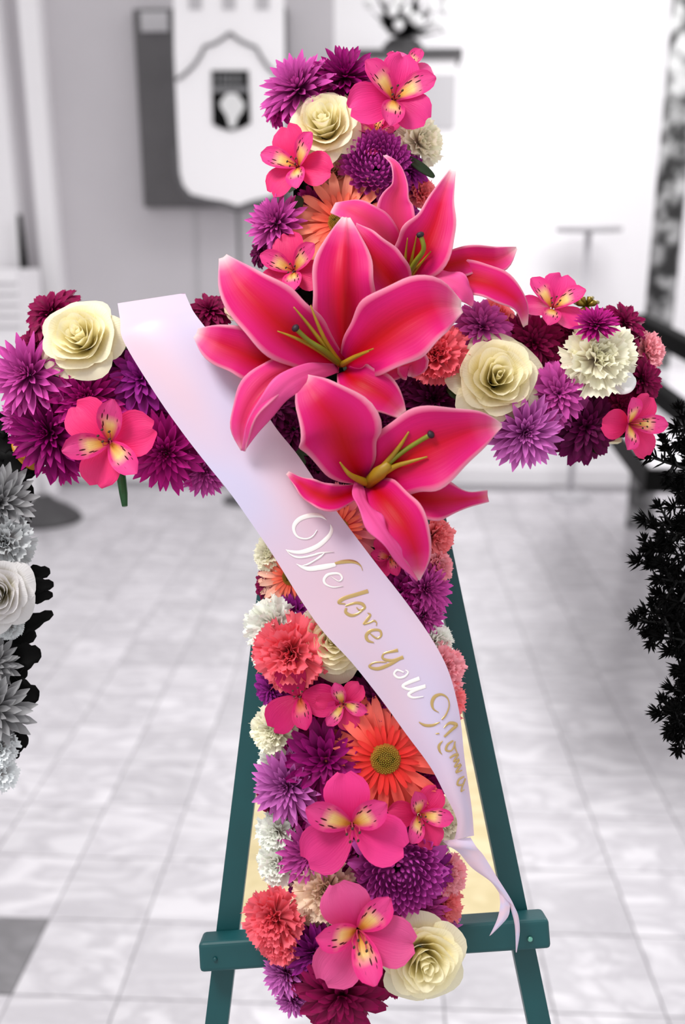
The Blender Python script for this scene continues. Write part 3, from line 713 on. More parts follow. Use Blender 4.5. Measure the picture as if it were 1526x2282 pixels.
# --- centre fill, then the lower upright
F_('mum', 655, 960, 72, 'dark', 'dark purple chrysanthemum in shadow right of the ribbon under the centre lily', wz=.006, tl=(0, 0))
F_('mum', 690, 1040, 60, 'dark', 'dark purple chrysanthemum deep between ribbon and lowest lily', wz=.004, tl=(0, 0))
F_('mum', 900, 760, 70, 'dark', 'dark purple chrysanthemum deep behind the lilies', wz=.0, tl=(0, 0))
F_('ger', 752, 1180, 104, 'salmon', 'salmon gerbera under the lowest lily beside the ribbon lettering', wz=.036, tl=(0, 0))
F_('car', 965, 1195, 46, 'salmon', 'salmon carnation on the right edge below the lowest lily', wz=.018, tl=(.6, 0))
F_('car', 972, 1262, 38, 'pale', 'pale pink carnation on the right edge beside the lowest lily tip', wz=.016, tl=(.6, 0))
F_('mum', 890, 1320, 66, 'plum', 'plum chrysanthemum right of the ribbon below the lowest lily', wz=.024, tl=(.1, 0))
F_('als', 868, 1242, 52, 'deep', 'deep pink alstroemeria between ribbon and lowest lily tip', wz=.036, tl=(0, 0), spin=deg(20))
F_('spike', 945, 1312, 58, 'orch', 'orchid chrysanthemum on the right edge by the easel leg', wz=.022, tl=(.4, 0))
F_('spike', 940, 1372, 50, 'orch', 'orchid chrysanthemum lower on the right edge where the ribbon meets it', wz=.02, tl=(.45, -.1))
F_('car', 606, 1235, 40, 'ivory', 'ivory carnation on the left edge beside the ribbon lettering', wz=.016, tl=(-.6, .1))
F_('ger', 650, 1285, 84, 'peach2', 'pale peach gerbera half under the ribbon on the left', wz=.024, tl=(-.3, 0))
F_('mum', 602, 1300, 42, 'burg', 'burgundy chrysanthemum on the left edge under the peach gerbera', wz=.008, tl=(-.6, 0))
F_('mum', 660, 1365, 60, 'vio', 'violet chrysanthemum left of the ribbon above the middle white rose', wz=.02, tl=(-.3, 0))
F_('car', 610, 1395, 62, 'white', 'white carnation on the left edge above the coral carnation', wz=.02, tl=(-.5, 0))
F_('car', 592, 1465, 32, 'white', 'small white carnation at the left edge where the easel leg starts', wz=.012, tl=(-.7, 0))
F_('car', 648, 1455, 76, 'coral', 'large coral carnation left of the middle white rose', wz=.034, tl=(-.25, 0))
F_('rose', 748, 1425, 92, 'rose', 'cream white rose half covered by the ribbon in mid upright', wz=.036, tl=(-.1, 0))
F_('car', 970, 1432, 38, 'white', 'white carnation on the right edge above the salmon pink one', wz=.016, tl=(.5, 0))
F_('car', 980, 1492, 54, 'pale', 'pale pink carnation on the right edge beside the ribbon, upper', wz=.02, tl=(.5, 0))
F_('car', 985, 1562, 50, 'salmon', 'salmon pink carnation on the right edge beside the ribbon, lower', wz=.018, tl=(.5, 0))
F_('als', 668, 1552, 84, 'deep', 'magenta pink alstroemeria on the left under the coral carnation', wz=.04, tl=(-.2, .15), spin=deg(140), hide=(3, 4))
F_('als', 765, 1568, 58, 'hot', 'small pink alstroemeria with yellow throat below the middle rose', wz=.042, tl=(0, -.1), spin=deg(200))
F_('mum', 610, 1535, 50, 'vio', 'violet chrysanthemum on the left edge below the coral carnation', wz=.012, tl=(-.5, 0))
F_('mum', 840, 1565, 78, 'dark', 'dark purple chrysanthemum left of the ribbon above the coral gerbera', wz=.026, tl=(0, .1))
F_('mum', 790, 1620, 60, 'plum', 'plum chrysanthemum above the coral gerbera petals', wz=.018, tl=(0, 0))
F_('car', 614, 1628, 52, 'ivory', 'ivory carnation on the left edge below the alstroemeria', wz=.02, tl=(-.5, 0))
F_('car', 612, 1700, 36, 'white', 'small white carnation on the left edge behind the lilac chrysanthemum', wz=.008, tl=(-.5, 0))
F_('mum', 728, 1690, 98, 'plum', 'big plum chrysanthemum left of the coral gerbera', wz=.032, tl=(-.05, 0))
F_('ger', 858, 1690, 132, 'red', 'coral red gerbera with olive centre beside the ribbon', wz=.042, tl=(.02, 0))
F_('mum', 606, 1775, 42, 'burg', 'burgundy chrysanthemum on the left edge under the lilac chrysanthemum', wz=.01, tl=(-.5, 0))
F_('spike', 645, 1750, 72, 'lilac', 'lilac purple chrysanthemum on the left edge below the ivory carnation', wz=.026, tl=(-.3, 0))
F_('mum', 700, 1810, 70, 'plum', 'plum chrysanthemum left of the cupped pink alstroemeria', wz=.018, tl=(0, 0))
F_('als', 785, 1838, 110, 'pink', 'cupped pink alstroemeria below the coral gerbera', wz=.058, tl=(0, .1), spin=deg(8), hide=(3,))
F_('als', 932, 1815, 74, 'hot', 'pink alstroemeria seen side on near the ribbon end', wz=.04, tl=(.3, .1), spin=deg(-35))
F_('car', 986, 1828, 54, 'ivory', 'ivory carnation on the right edge behind the ribbon end', wz=.014, tl=(.4, 0))
F_('car', 620, 1855, 46, 'white', 'white carnation on the left edge, upper of the two below the lilac flower', wz=.014, tl=(-.5, 0))
F_('car', 622, 1925, 48, 'white', 'white carnation on the left edge above the lowest coral carnation', wz=.014, tl=(-.5, 0))
F_('spike', 692, 1900, 64, 'orch', 'orchid chrysanthemum left of the round purple one', wz=.026, tl=(-.2, 0))
F_('mum', 675, 1960, 44, 'vio', 'violet chrysanthemum above the cream ruffled carnation', wz=.014, tl=(-.3, 0))
F_('mum', 955, 1935, 60, 'vio', 'violet chrysanthemum petals behind the round purple one on the right', wz=.02, tl=(.3, 0))
F_('ball', 888, 1936, 100, 'incurve', 'round purple chrysanthemum with incurving petals near the bottom', wz=.038, tl=(0, 0))
F_('car', 992, 1950, 44, 'pale', 'pale pink carnation on the right edge below the ribbon end', wz=.01, tl=(.6, 0))
F_('car', 985, 2015, 44, 'salmon', 'salmon pink carnation on the right edge above the shelf bar', wz=.01, tl=(.6, 0))
F_('spike', 935, 2020, 58, 'orch', 'orchid chrysanthemum above the lowest white rose', wz=.02, tl=(.2, -.1))
F_('spike', 990, 2065, 36, 'lilac', 'small lilac chrysanthemum at the right edge on the shelf bar', wz=.006, tl=(.6, -.1))
F_('car', 728, 1985, 64, 'blush', 'cream ruffled carnation above the lowest alstroemeria', wz=.03, tl=(-.1, .1))
F_('rose', 690, 2020, 44, 'blush', 'blush rose petals left of the lowest alstroemeria', wz=.024, tl=(-.3, 0))
F_('car', 612, 2045, 62, 'coral', 'coral carnation at the lower left edge above the shelf bar', wz=.028, tl=(-.4, 0))
F_('car', 622, 2095, 46, 'coral', 'coral carnation at the lower left edge in front of the shelf bar', wz=.026, tl=(-.4, -.2))
F_('als', 798, 2072, 112, 'soft', 'lowest pink alstroemeria with yellow streaked throat', wz=.054, tl=(0, 0), spin=deg(22))
F_('spike', 705, 2120, 58, 'vio', 'violet chrysanthemum left of the bottom burgundy one', wz=.028, tl=(-.2, -.1))
F_('spike', 640, 2165, 50, 'lilac', 'lilac chrysanthemum at the bottom left edge under the shelf bar', wz=.014, tl=(-.5, -.1))
F_('spike', 652, 2225, 36, 'lilac', 'small lilac chrysanthemum lowest at the left edge', wz=.006, tl=(-.4, -.3))
F_('rose', 942, 2135, 94, 'rose', 'cream white rose at the bottom right of the cross', wz=.044, tl=(.15, -.05))
F_('mum', 762, 2200, 100, 'burg', 'big burgundy chrysanthemum at the foot of the cross', wz=.03, tl=(0, -.15))
F_('mum', 745, 2265, 62, 'burg', 'burgundy chrysanthemum cut by the lower picture edge', wz=.014, tl=(0, -.5))
F_('mum', 880, 2080, 50, 'dark', 'dark purple chrysanthemum between lowest alstroemeria and white rose', wz=.01, tl=(0, 0))
for px, py, r, c, l in [
 (800, 250, 40, 'dark', 'dark purple chrysanthemum between top white rose and top alstroemeria'), (700, 460, 50, 'plum', 'plum chrysanthemum behind the peach gerbera on its left'),
 (880, 480, 60, 'vio', 'violet chrysanthemum behind the upper right lily'), (620, 650, 50, 'dark', 'dark purple chrysanthemum under the alstroemeria left of the centre lily'),
 (250, 940, 60, 'plum', 'plum chrysanthemum behind the left arm alstroemeria'), (255, 810, 50, 'dark', 'dark purple chrysanthemum in the gap right of the left arm rose'),
 (560, 1000, 60, 'dark', 'dark purple chrysanthemum hidden under the ribbon below the centre lily'), (610, 905, 60, 'dark', 'dark purple chrysanthemum under the curled left petal of the centre lily'),
 (1030, 930, 60, 'dark', 'dark purple chrysanthemum behind the right petal of the lowest lily'), (1380, 905, 55, 'burg', 'burgundy chrysanthemum above the lower right corner alstroemeria'),
 (1290, 870, 50, 'dark', 'dark purple chrysanthemum under the ivory carnation of the right arm'), (1150, 745, 50, 'burg', 'burgundy chrysanthemum above right of the largest rose'),
 (1270, 745, 50, 'burg', 'burgundy chrysanthemum right of the alstroemeria on top of the right arm'), (880, 870, 60, 'dark', 'dark purple chrysanthemum between the two big lilies'),
 (850, 940, 60, 'dark', 'dark purple chrysanthemum behind the lowest lily throat'), (720, 1110, 60, 'dark', 'dark purple chrysanthemum above the salmon gerbera'),
 (905, 1230, 60, 'plum', 'plum chrysanthemum behind the lowest lily tip'), (850, 1400, 60, 'dark', 'dark purple chrysanthemum under the ribbon, mid upright'),
 (700, 1500, 55, 'plum', 'plum chrysanthemum between coral carnation and middle rose'), (900, 1480, 60, 'plum', 'plum chrysanthemum under the ribbon near the salmon carnations'),
 (700, 1600, 60, 'plum', 'plum chrysanthemum above the big plum one'), (950, 1640, 60, 'vio', 'violet chrysanthemum under the lower ribbon'),
 (940, 1740, 60, 'plum', 'plum chrysanthemum behind the right petals of the coral gerbera'), (860, 1850, 60, 'dark', 'dark purple chrysanthemum between the two lower alstroemerias'),
 (750, 1920, 55, 'plum', 'plum chrysanthemum under the cupped alstroemeria'), (900, 1880, 50, 'plum', 'plum chrysanthemum over the top of the round purple one'),
 (800, 2000, 50, 'dark', 'dark purple chrysanthemum under the lowest alstroemeria top petal'), (680, 2080, 55, 'plum', 'plum chrysanthemum right of the lowest coral carnation'),
 (870, 2170, 55, 'burg', 'burgundy chrysanthemum left of the bottom white rose'), (680, 2170, 55, 'burg', 'burgundy chrysanthemum at the lower left by the lilac ones'), (680, 720, 50, 'dark', 'dark purple chrysanthemum deep behind the centre lily')]:
    F_('mum', px, py, r, c, l, wz=.014, tl=(0, 0))
# stem under the left arm alstroemeria
bpy.context.view_layer.update()
b = MB(); b.tube([P(268, 1040, .02), P(271, 1070, .022), P(275, 1100, .024), P(278, 1128, .026)], [9*PX, 10*PX, 9*PX, 6*PX], 10)
me = mesh_of('stem', b.v, b.f, True); o = link('stem', me, M['stem'], al); o.matrix_parent_inverse = al.matrix_world.inverted()
# small leaves and bits
def leafthing(name, a, b_, hw, wz, mat, label, cat='leaf', cup=.35, n=10, fold=0):
    pts = cr([(*a, wz), ((a[0]+b_[0])/2, (a[1]+b_[1])/2, wz+.004), (*b_, wz)], n); vs = []
    d = (P(*b_)-P(*a)).normalized(); s = d.cross(N_)
    for i, (x, y, z) in enumerate(pts):
        t = i/n; h = hw*PX*math.sin(math.pi*(.06+.9*t))**.7
        for j in range(5):
            q = -1+j/2; vs.append(P(x, y, z)+s*q*h+N_*(abs(q)*h*cup))
    me = mesh_of(name, vs, grid_faces(n, 4), True); o = link(name, me, mat)
    sol = o.modifiers.new('thick', 'SOLIDIFY'); sol.thickness = .0008
    recentre(o); tag(o, label, cat, 'loose leaves of the cross'); return o
leafthing('leaf', (672, 440), (640, 480), 16, .03, M['leaf'], 'dark green leaf left of the peach gerbera')
leafthing('leaf', (790, 1965), (802, 2020), 16, .036, M['leaf'], 'dark green leaf above the lowest alstroemeria')
leafthing('leaf', (905, 350), (968, 395), 10, .03, M['leaf'], 'dark green leaf under the ivory carnation at upper right')
leafthing('leaf', (1045, 985), (1105, 975), 12, .012, M['leaf'], 'dark leaf below the right arm rose')
leafthing('leaf', (1000, 850), (1030, 890), 18, .028, M['leaf'], 'dark leaf left of the right arm rose')
leafthing('leaf', (640, 730), (780, 690), 26, .05, M['leaf'], 'dark green leaf in the middle of the lilies')
o = leafthing('petal', (1365, 870), (1412, 838), 24, .04, M['bloom'], 'loose white petal below the ivory carnation', 'petal')
o = leafthing('amber_leaf', (30, 985), (78, 1046), 15, .004, M['amber'], 'amber yellow leaf at the lower left corner of the left arm')
# gold knot on the right arm
gk = empty('gold_bow', P(1306, 680, .02), 'small gold wired bow on the top edge of the right arm', 'bow')
for k, (dx, dy) in enumerate([(-26, -8), (-14, -18), (14, -18), (26, -8), (-16, 14), (10, 16)]):
    b = MB(); b.tube([P(1306, 682, .022), P(1306+dx*.6, 682+dy*.9, .03), P(1306+dx, 682+dy, .022)], [3*PX, 8*PX, 4*PX], 8); b.build('loop', M['goldknot'], gk, True)
# ---------------------------------------------------------------- lilies
def lilycol(pale):
    red = rgb(202, 0, 20)[:3]; crim = rgb(218, 4, 64)[:3]; pk = rgb(226, 24, 122)[:3]; lt = rgb(248, 112, 176)[:3]; wh = rgb(255, 224, 224)[:3]
    def f(t, s, tipw=1.0):                                     # t 0 tip .. 1 base, s 0 midrib .. 1 edge
        c = mixc(crim, pk, s*1.45)
        c = mixc(c, red, max(0, min(1, (t-.16)*2.4))*max(0, 1.05-s*1.5))
        c = mixc(c, lt, max(0, (s-.84))*3.6*(1-.45*t))
        c = mixc(c, wh, max(0, (s-.94))*9*(1-.6*t))
        c = mixc(c, lt, max(0, 1-t/.24)*.75*tipw); c = mixc(c, wh, max(0, 1-t/.11)*tipw)
        if pale: c = mixc(c, rgb(246, 96, 172)[:3], pale)
        return c
    return f
def lily_petal(mid, hw, ws, parent, roll=0, cup=.28, groove=.12, ruf=.06, pale=0, tipw=1.0, seed=0, dark=0):
    nu, nv = 30, 12
    n_ = len(mid)
    pts = cr([(mid[i][0], mid[i][1], hw[i], ws[i]) for i in range(n_)], nu)
    rolls = roll if isinstance(roll, (list, tuple)) else [roll]*n_
    rs = cr([(q,) for q in rolls], nu)
    f = lilycol(pale); rn = random.Random(seed); ph = rn.uniform(0, 6)
    c3 = [P(p[0], p[1], p[3]) for p in pts]; vs, cs, us = [], [], []
    for i in range(nu+1):
        t = i/nu; tg = (c3[min(i+1, nu)]-c3[max(i-1, 0)]).normalized(); s_ = tg.cross(N_).normalized(); nn = s_.cross(tg).normalized()
        if nn.dot(N_) < 0: nn = -nn
        r = rs[i][0]; ca, sa = math.cos(r), math.sin(r); s2 = s_*ca+nn*sa; n2 = nn*ca-s_*sa
        h = max(pts[i][2], 1.2)*PX
        for j in range(nv+1):
            s = -1+2*j/nv
            rip = ruf*h*abs(s)**3*math.sin(t*17+ph+(2.1 if s > 0 else 0))
            z = cup*h*s*s + groove*h*(math.exp(-(s/.16)**2)*-.5) + rip
            vs.append(c3[i]+s2*(s*h*(1+.05*math.sin(t*19+ph*(1 if s > 0 else 2))*abs(s)*(1 if ruf else .3)))+n2*z)
            cs.append(f(t, abs(s), tipw)); us.append((t, j/nv))
    me = mesh_of('petal', vs, grid_faces(nu, nv), True, cs, us); me.materials.append(M['lily'])
    o = link('petal', me, None, parent); o.matrix_parent_inverse = parent.matrix_world.inverted()
    sd = o.modifiers.new('thick', 'SOLIDIFY'); sd.thickness = .0009; sd.offset = -1
    return o
def stamens(parent, fil, pis, rf=3.0):
    def t_(name, pts, rad, mat, par):
        p = cr(pts, 12); b = MB(); b.tube([P(x, y, w_) for x, y, w_ in p], [r[0]*PX for r in cr([(r,) for r in rad], 12)], 8)
        me = mesh_of(name, b.v, b.f, True); o = link(name, me, mat, par); o.matrix_parent_inverse = parent.matrix_world.inverted(); return o
    for f in fil: t_('filament', f, [rf*2.0, rf*1.3, rf*.9, rf*.35][:len(f)] if len(f) > 3 else [rf*2.0, rf*1.2, rf*.35], M['filament'], parent)
    p = t_('pistil', pis, [8, 6, 5, 5][:len(pis)], M['pistil'], parent)
    x, y, w_ = pis[-1]; b = MB(); c = P(x, y, w_); d = (c-P(*pis[-2])).normalized()
    b.tube([c-d*.0022, c-d*.001, c+d*.001, c+d*.0022], [5*PX, 8*PX, 8*PX, 4*PX], 10)
    me = mesh_of('stigma', b.v, b.f, True); o = link('stigma', me, M['stigma'], p)
LG = 'stargazer type lilies at the centre'
LG = 'big pink lilies at the cross centre'
def lily(px, py, wz, label):
    o = empty('lily', P(px, py, wz), label, 'flower', LG); bpy.context.view_layer.update(); return o
# upper right lily (furthest back)
L2 = lily(900, 617, .05, 'upper right deep pink lily with tall upright petal behind the centre lily')
lily_petal([(1171, 726), (1157, 676), (1108, 640), (1055, 622), (987, 617), (914, 625)], [5, 19, 36, 38, 30, 14], [.050, .066, .07, .066, .06, .05], L2, roll=-.15, cup=.2, seed=1)
lily_petal([(1151, 553), (1108, 578), (1055, 578), (1003, 590), (950, 606), (908, 622)], [3, 27, 27, 30, 24, 12], [.052, .062, .066, .064, .06, .05], L2, roll=.3, cup=.2, ruf=.15, seed=2)
lily_petal([(857, 346), (880, 368), (890, 412), (880, 455), (888, 522), (898, 600)], [3, 10, 16, 34, 38, 22], [.078, .086, .086, .08, .072, .055], L2, roll=[.5, .4, .2, -.1, -.1, 0], cup=.3, ruf=.1, pale=.3, seed=3)
lily_petal([(741, 462), (778, 466), (820, 490), (858, 530), (889, 590)], [12, 27, 37, 38, 22], [.074, .085, .088, .08, .06], L2, roll=.1, cup=-.1, pale=.25, seed=4)
lily_petal([(1008, 380), (985, 444), (968, 500), (948, 545), (919, 588), (900, 620)], [6, 24, 42, 56, 46, 18], [.07, .078, .08, .078, .066, .05], L2, roll=.1, cup=.35, seed=5)
lily_petal([(1052, 682), (1036, 652), (1010, 630), (965, 622), (918, 632)], [3, 20, 26, 24, 14], [.07, .078, .078, .072, .058], L2, cup=-.2, ruf=.35, pale=.75, seed=6)
stamens(L2, [[(905, 620, .056), (903, 580, .07), (908, 530, .084)], [(908, 620, .056), (918, 575, .07), (928, 525, .082)], [(910, 622, .056), (935, 590, .07), (960, 560, .08)]], [(903, 624, .056), (925, 585, .075), (944, 555, .086), (936, 523, .09)], 2.6)
# centre lily
L1 = lily(765, 815, .06, 'largest deep pink lily in the middle of the cross with six open petals')
lily_petal([(780, 494), (802, 535), (835, 580), (867, 618), (893, 655)], [4, 30, 44, 46, 26], [.085, .092, .092, .086, .074], L2, roll=-.15, cup=.25, seed=7)
lily_petal([(771, 485), (768, 545), (764, 612), (765, 675), (766, 737), (767, 806)], [8, 42, 60, 62, 46, 16], [.088, .1, .102, .094, .08, .062], L1, roll=.12, cup=.2, groove=-.5, seed=8)
lily_petal([(497, 573), (531, 630), (583, 685), (636, 732), (694, 774), (758, 812)], [9, 40, 60, 64, 52, 18], [.088, .102, .106, .1, .085, .062], L1, roll=-.05, cup=.28, seed=9)
lily_petal([(437, 743), (479, 762), (531, 783), (578, 800), (640, 806), (735, 813)], [10, 36, 46, 46, 34, 14], [.082, .092, .094, .09, .08, .062], L1, roll=-.1, cup=.25, seed=10)
lily_petal([(1028, 684), (975, 682), (911, 709), (853, 748), (806, 783), (770, 814)], [12, 54, 74, 72, 52, 18], [.096, .112, .114, .106, .088, .062], L1, roll=.08, cup=.22, seed=12)
lily_petal([(915, 840), (918, 812), (890, 812), (850, 825), (795, 830)], [4, 34, 26, 26, 14], [.072, .08, .078, .074, .064], L1, roll=.2, cup=.3, ruf=.1, pale=.2, seed=13)
lily_petal([(897, 925), (862, 889), (819, 863), (788, 846), (767, 826)], [9, 34, 40, 34, 16], [.09, .094, .092, .084, .066], L1, roll=.0, cup=.22, ruf=.08, seed=14)
lily_petal([(541, 1005), (538, 950), (560, 893), (604, 846), (660, 824), (742, 818)], [5, 26, 38, 40, 34, 14], [.088, .1, .106, .104, .09, .064], L1, roll=[.5, .5, .45, .3, .2, 0], cup=.15, groove=.6, pale=.25, seed=15)
lily_petal([(541, 1005), (572, 945), (610, 890), (650, 850), (700, 828), (752, 818)], [4, 18, 24, 24, 20, 10], [.09, .104, .112, .11, .094, .066], L1, roll=[-.6, -.6, -.5, -.3, -.2, 0], cup=-.25, pale=.85, seed=16)
stamens(L1, [[(758, 812, .068), (700, 775, .09), (655, 752, .1), (618, 738, .104)], [(758, 812, .068), (715, 760, .092), (680, 715, .104), (654, 684, .11)], [(758, 812, .068), (728, 765, .09), (705, 715, .104), (692, 680, .108)], [(764, 812, .07), (790, 795, .09), (832, 777, .112)], [(762, 812, .07), (788, 798, .092), (822, 783, .11)]],
        [(760, 812, .066), (720, 780, .09), (685, 757, .1), (658, 731, .108)], 3.4)
# lowest lily
L3 = lily(820, 1072, .058, 'lowest deep pink lily pointing down towards the ribbon')
lily_petal([(1087, 1106), (1045, 1112), (995, 1113), (953, 1112), (903, 1101), (848, 1084)], [12, 15, 36, 40, 30, 12], [.07, .074, .08, .08, .074, .06], L3, roll=.05, cup=.2, ruf=.12, pale=.0, tipw=.3, seed=20)
lily_petal([(640, 1054), (668, 1076), (701, 1098), (742, 1110), (800, 1092)], [3, 13, 25, 26, 14], [.082, .084, .086, .084, .064], L3, roll=.1, cup=.3, ruf=.2, seed=21)
lily_petal([(674, 837), (703, 885), (747, 942), (768, 996), (789, 1040), (808, 1070)], [6, 44, 78, 68, 42, 14], [.096, .11, .108, .096, .08, .062], L3, roll=-.1, cup=.26, seed=22)
lily_petal([(1118, 948), (1060, 957), (982, 986), (919, 1013), (869, 1042), (831, 1070)], [4, 38, 72, 78, 58, 20], [.086, .102, .108, .1, .084, .062], L3, roll=.12, cup=.26, seed=23)
lily_petal([(932, 1293), (928, 1239), (910, 1189), (882, 1147), (852, 1109), (825, 1080)], [3, 26, 44, 48, 40, 15], [.078, .094, .1, .096, .084, .062], L3, roll=.15, cup=.3, seed=24)
lily_petal([(931, 1293), (892, 1240), (859, 1191), (829, 1148), (807, 1109), (799, 1074)], [3, 13, 21, 22, 18, 9], [.08, .1, .108, .104, .09, .066], L3, roll=-.7, cup=-.2, ruf=.3, pale=.9, seed=25)
stamens(L3, [[(822, 1075, .068), (862, 1030, .09), (890, 995, .1), (911, 962, .108)], [(822, 1075, .068), (875, 1042, .09), (910, 1030, .1), (952, 1018, .106)], [(815, 1075, .07), (780, 1058, .085), (757, 1030, .094)]],
        [(822, 1075, .068), (868, 1030, .09), (910, 998, .1), (960, 968, .11)], 4.5)
b = MB(); b.tube([P(820, 1077, .066), P(845, 1054, .082), P(868, 1034, .092)], [12*PX, 15*PX, 8*PX], 10)
me = mesh_of('filament_bundle', b.v, b.f, True); o = link('filament_bundle', me, M['filament'], L3); o.matrix_parent_inverse = L3.matrix_world.inverted()
# ---------------------------------------------------------------- ribbon sash with the gold lettering
rib = [(262, 676, 412, 653, .034), (268, 715, 424, 680, .054), (276, 762, 440, 707, .062), (345, 876, 507, 792, .066), (405, 962, 560, 866, .068), (462, 1036, 612, 950, .070), (512, 1098, 664, 1015, .071), (560, 1166, 720, 1098, .070), (610, 1240, 770, 1166, .068), (672, 1340, 838, 1256, .066), (722, 1410, 905, 1342, .066), (785, 1478, 962, 1424, .065), (850, 1560, 1000, 1498, .063), (905, 1636, 1024, 1592, .060), (958, 1708, 1034, 1682, .056), (992, 1772, 1044, 1752, .052), (1018, 1828, 1052, 1810, .046), (1012, 1872, 1056, 1862, .038)]
sash = empty('ribbon_sash', P(560, 1160, .0), 'pale lilac satin ribbon sash crossing the cross diagonally with gold lettering', 'ribbon'); bpy.context.view_layer.update()
def strip(name, rows, nu, nv, mat, parent, bulge=.004, wave=.0):
    pts = cr(rows, nu); vs, us = [], []
    for i, (lx, ly, rx, ry, wz) in enumerate(pts):
        for j in range(nv+1):
            s = j/nv; q = math.sin(math.pi*s)
            vs.append(P(lx+(rx-lx)*s, ly+(ry-ly)*s, wz+bulge*q+wave*math.sin(i/nu*15+s*4)*(.4+s))); us.append((i/nu*4, s))
    me = mesh_of(name, vs, grid_faces(nu, nv), True, None, us); o = link(name, me, mat, parent); o.matrix_parent_inverse = parent.matrix_world.inverted(); return o
band = strip('band', rib, 90, 12, M['satin'], sash, .005, .0016)
bvh = BVHTree.FromPolygons([v.co for v in band.data.vertices], [tuple(p.vertices) for p in band.data.polygons])
strip('back_fold', [(262, 676, 412, 653, .034), (264, 684, 414, 660, .018), (266, 700, 418, 672, -.01), (268, 720, 420, 690, -.02)], 12, 6, M['satin'], sash, .0)
strip('tail', [(985, 1874, 1048, 1866, .036), (1000, 1886, 1062, 1888, .038), (1022, 1900, 1078, 1907, .034), (1051, 1934, 1105, 1951, .03), (1092, 1964, 1136, 2000, .026), (1112, 1990, 1147, 2022, .024)], 26, 6, M['satin'], sash, .004)
strip('tail_end', [(1112, 1990, 1134, 2010, .0245), (1114, 2018, 1136, 2022, .026), (1107, 2050, 1130, 2046, .028), (1090, 2086, 1096, 2082, .03)], 14, 4, M['satin'], sash, .002)
strip('tail_end', [(1132, 2004, 1147, 2022, .0235), (1139, 2030, 1155, 2042, .022), (1147, 2065, 1158, 2078, .02), (1149, 2122, 1151, 2123, .016)], 14, 4, M['satin'], sash, .002)
def stroke(pts, ox_, oy_, sc, mat):
    n = max(8, len(pts)*5); q = cr(pts, n); vs = []
    hits = []
    for (x, y, w_) in q:
        px, py = ox_+x/sc, oy_+y/sc; d = ray(px, py).normalized(); h = bvh.ray_cast(CP, d)
        if h[0] is None: h = (P(px, py, .062), -d, 0, 0)
        nn = h[1] if h[1].dot(d) < 0 else -h[1]
        hits.append((h[0]+nn*.0006, nn, max(w_, 2)/sc*PX*.5*.95))
    for i, (p, nn, hw) in enumerate(hits):
        t = (hits[min(i+1, n)][0]-hits[max(i-1, 0)][0]).normalized(); s = t.cross(nn).normalized()
        vs += [p-s*hw-nn*.0003, p+nn*.0003, p+s*hw-nn*.0003]
    return vs, grid_faces(n, 2)
A_ = (620, 1130, 6.358); B_ = (780, 1300, 4.563)
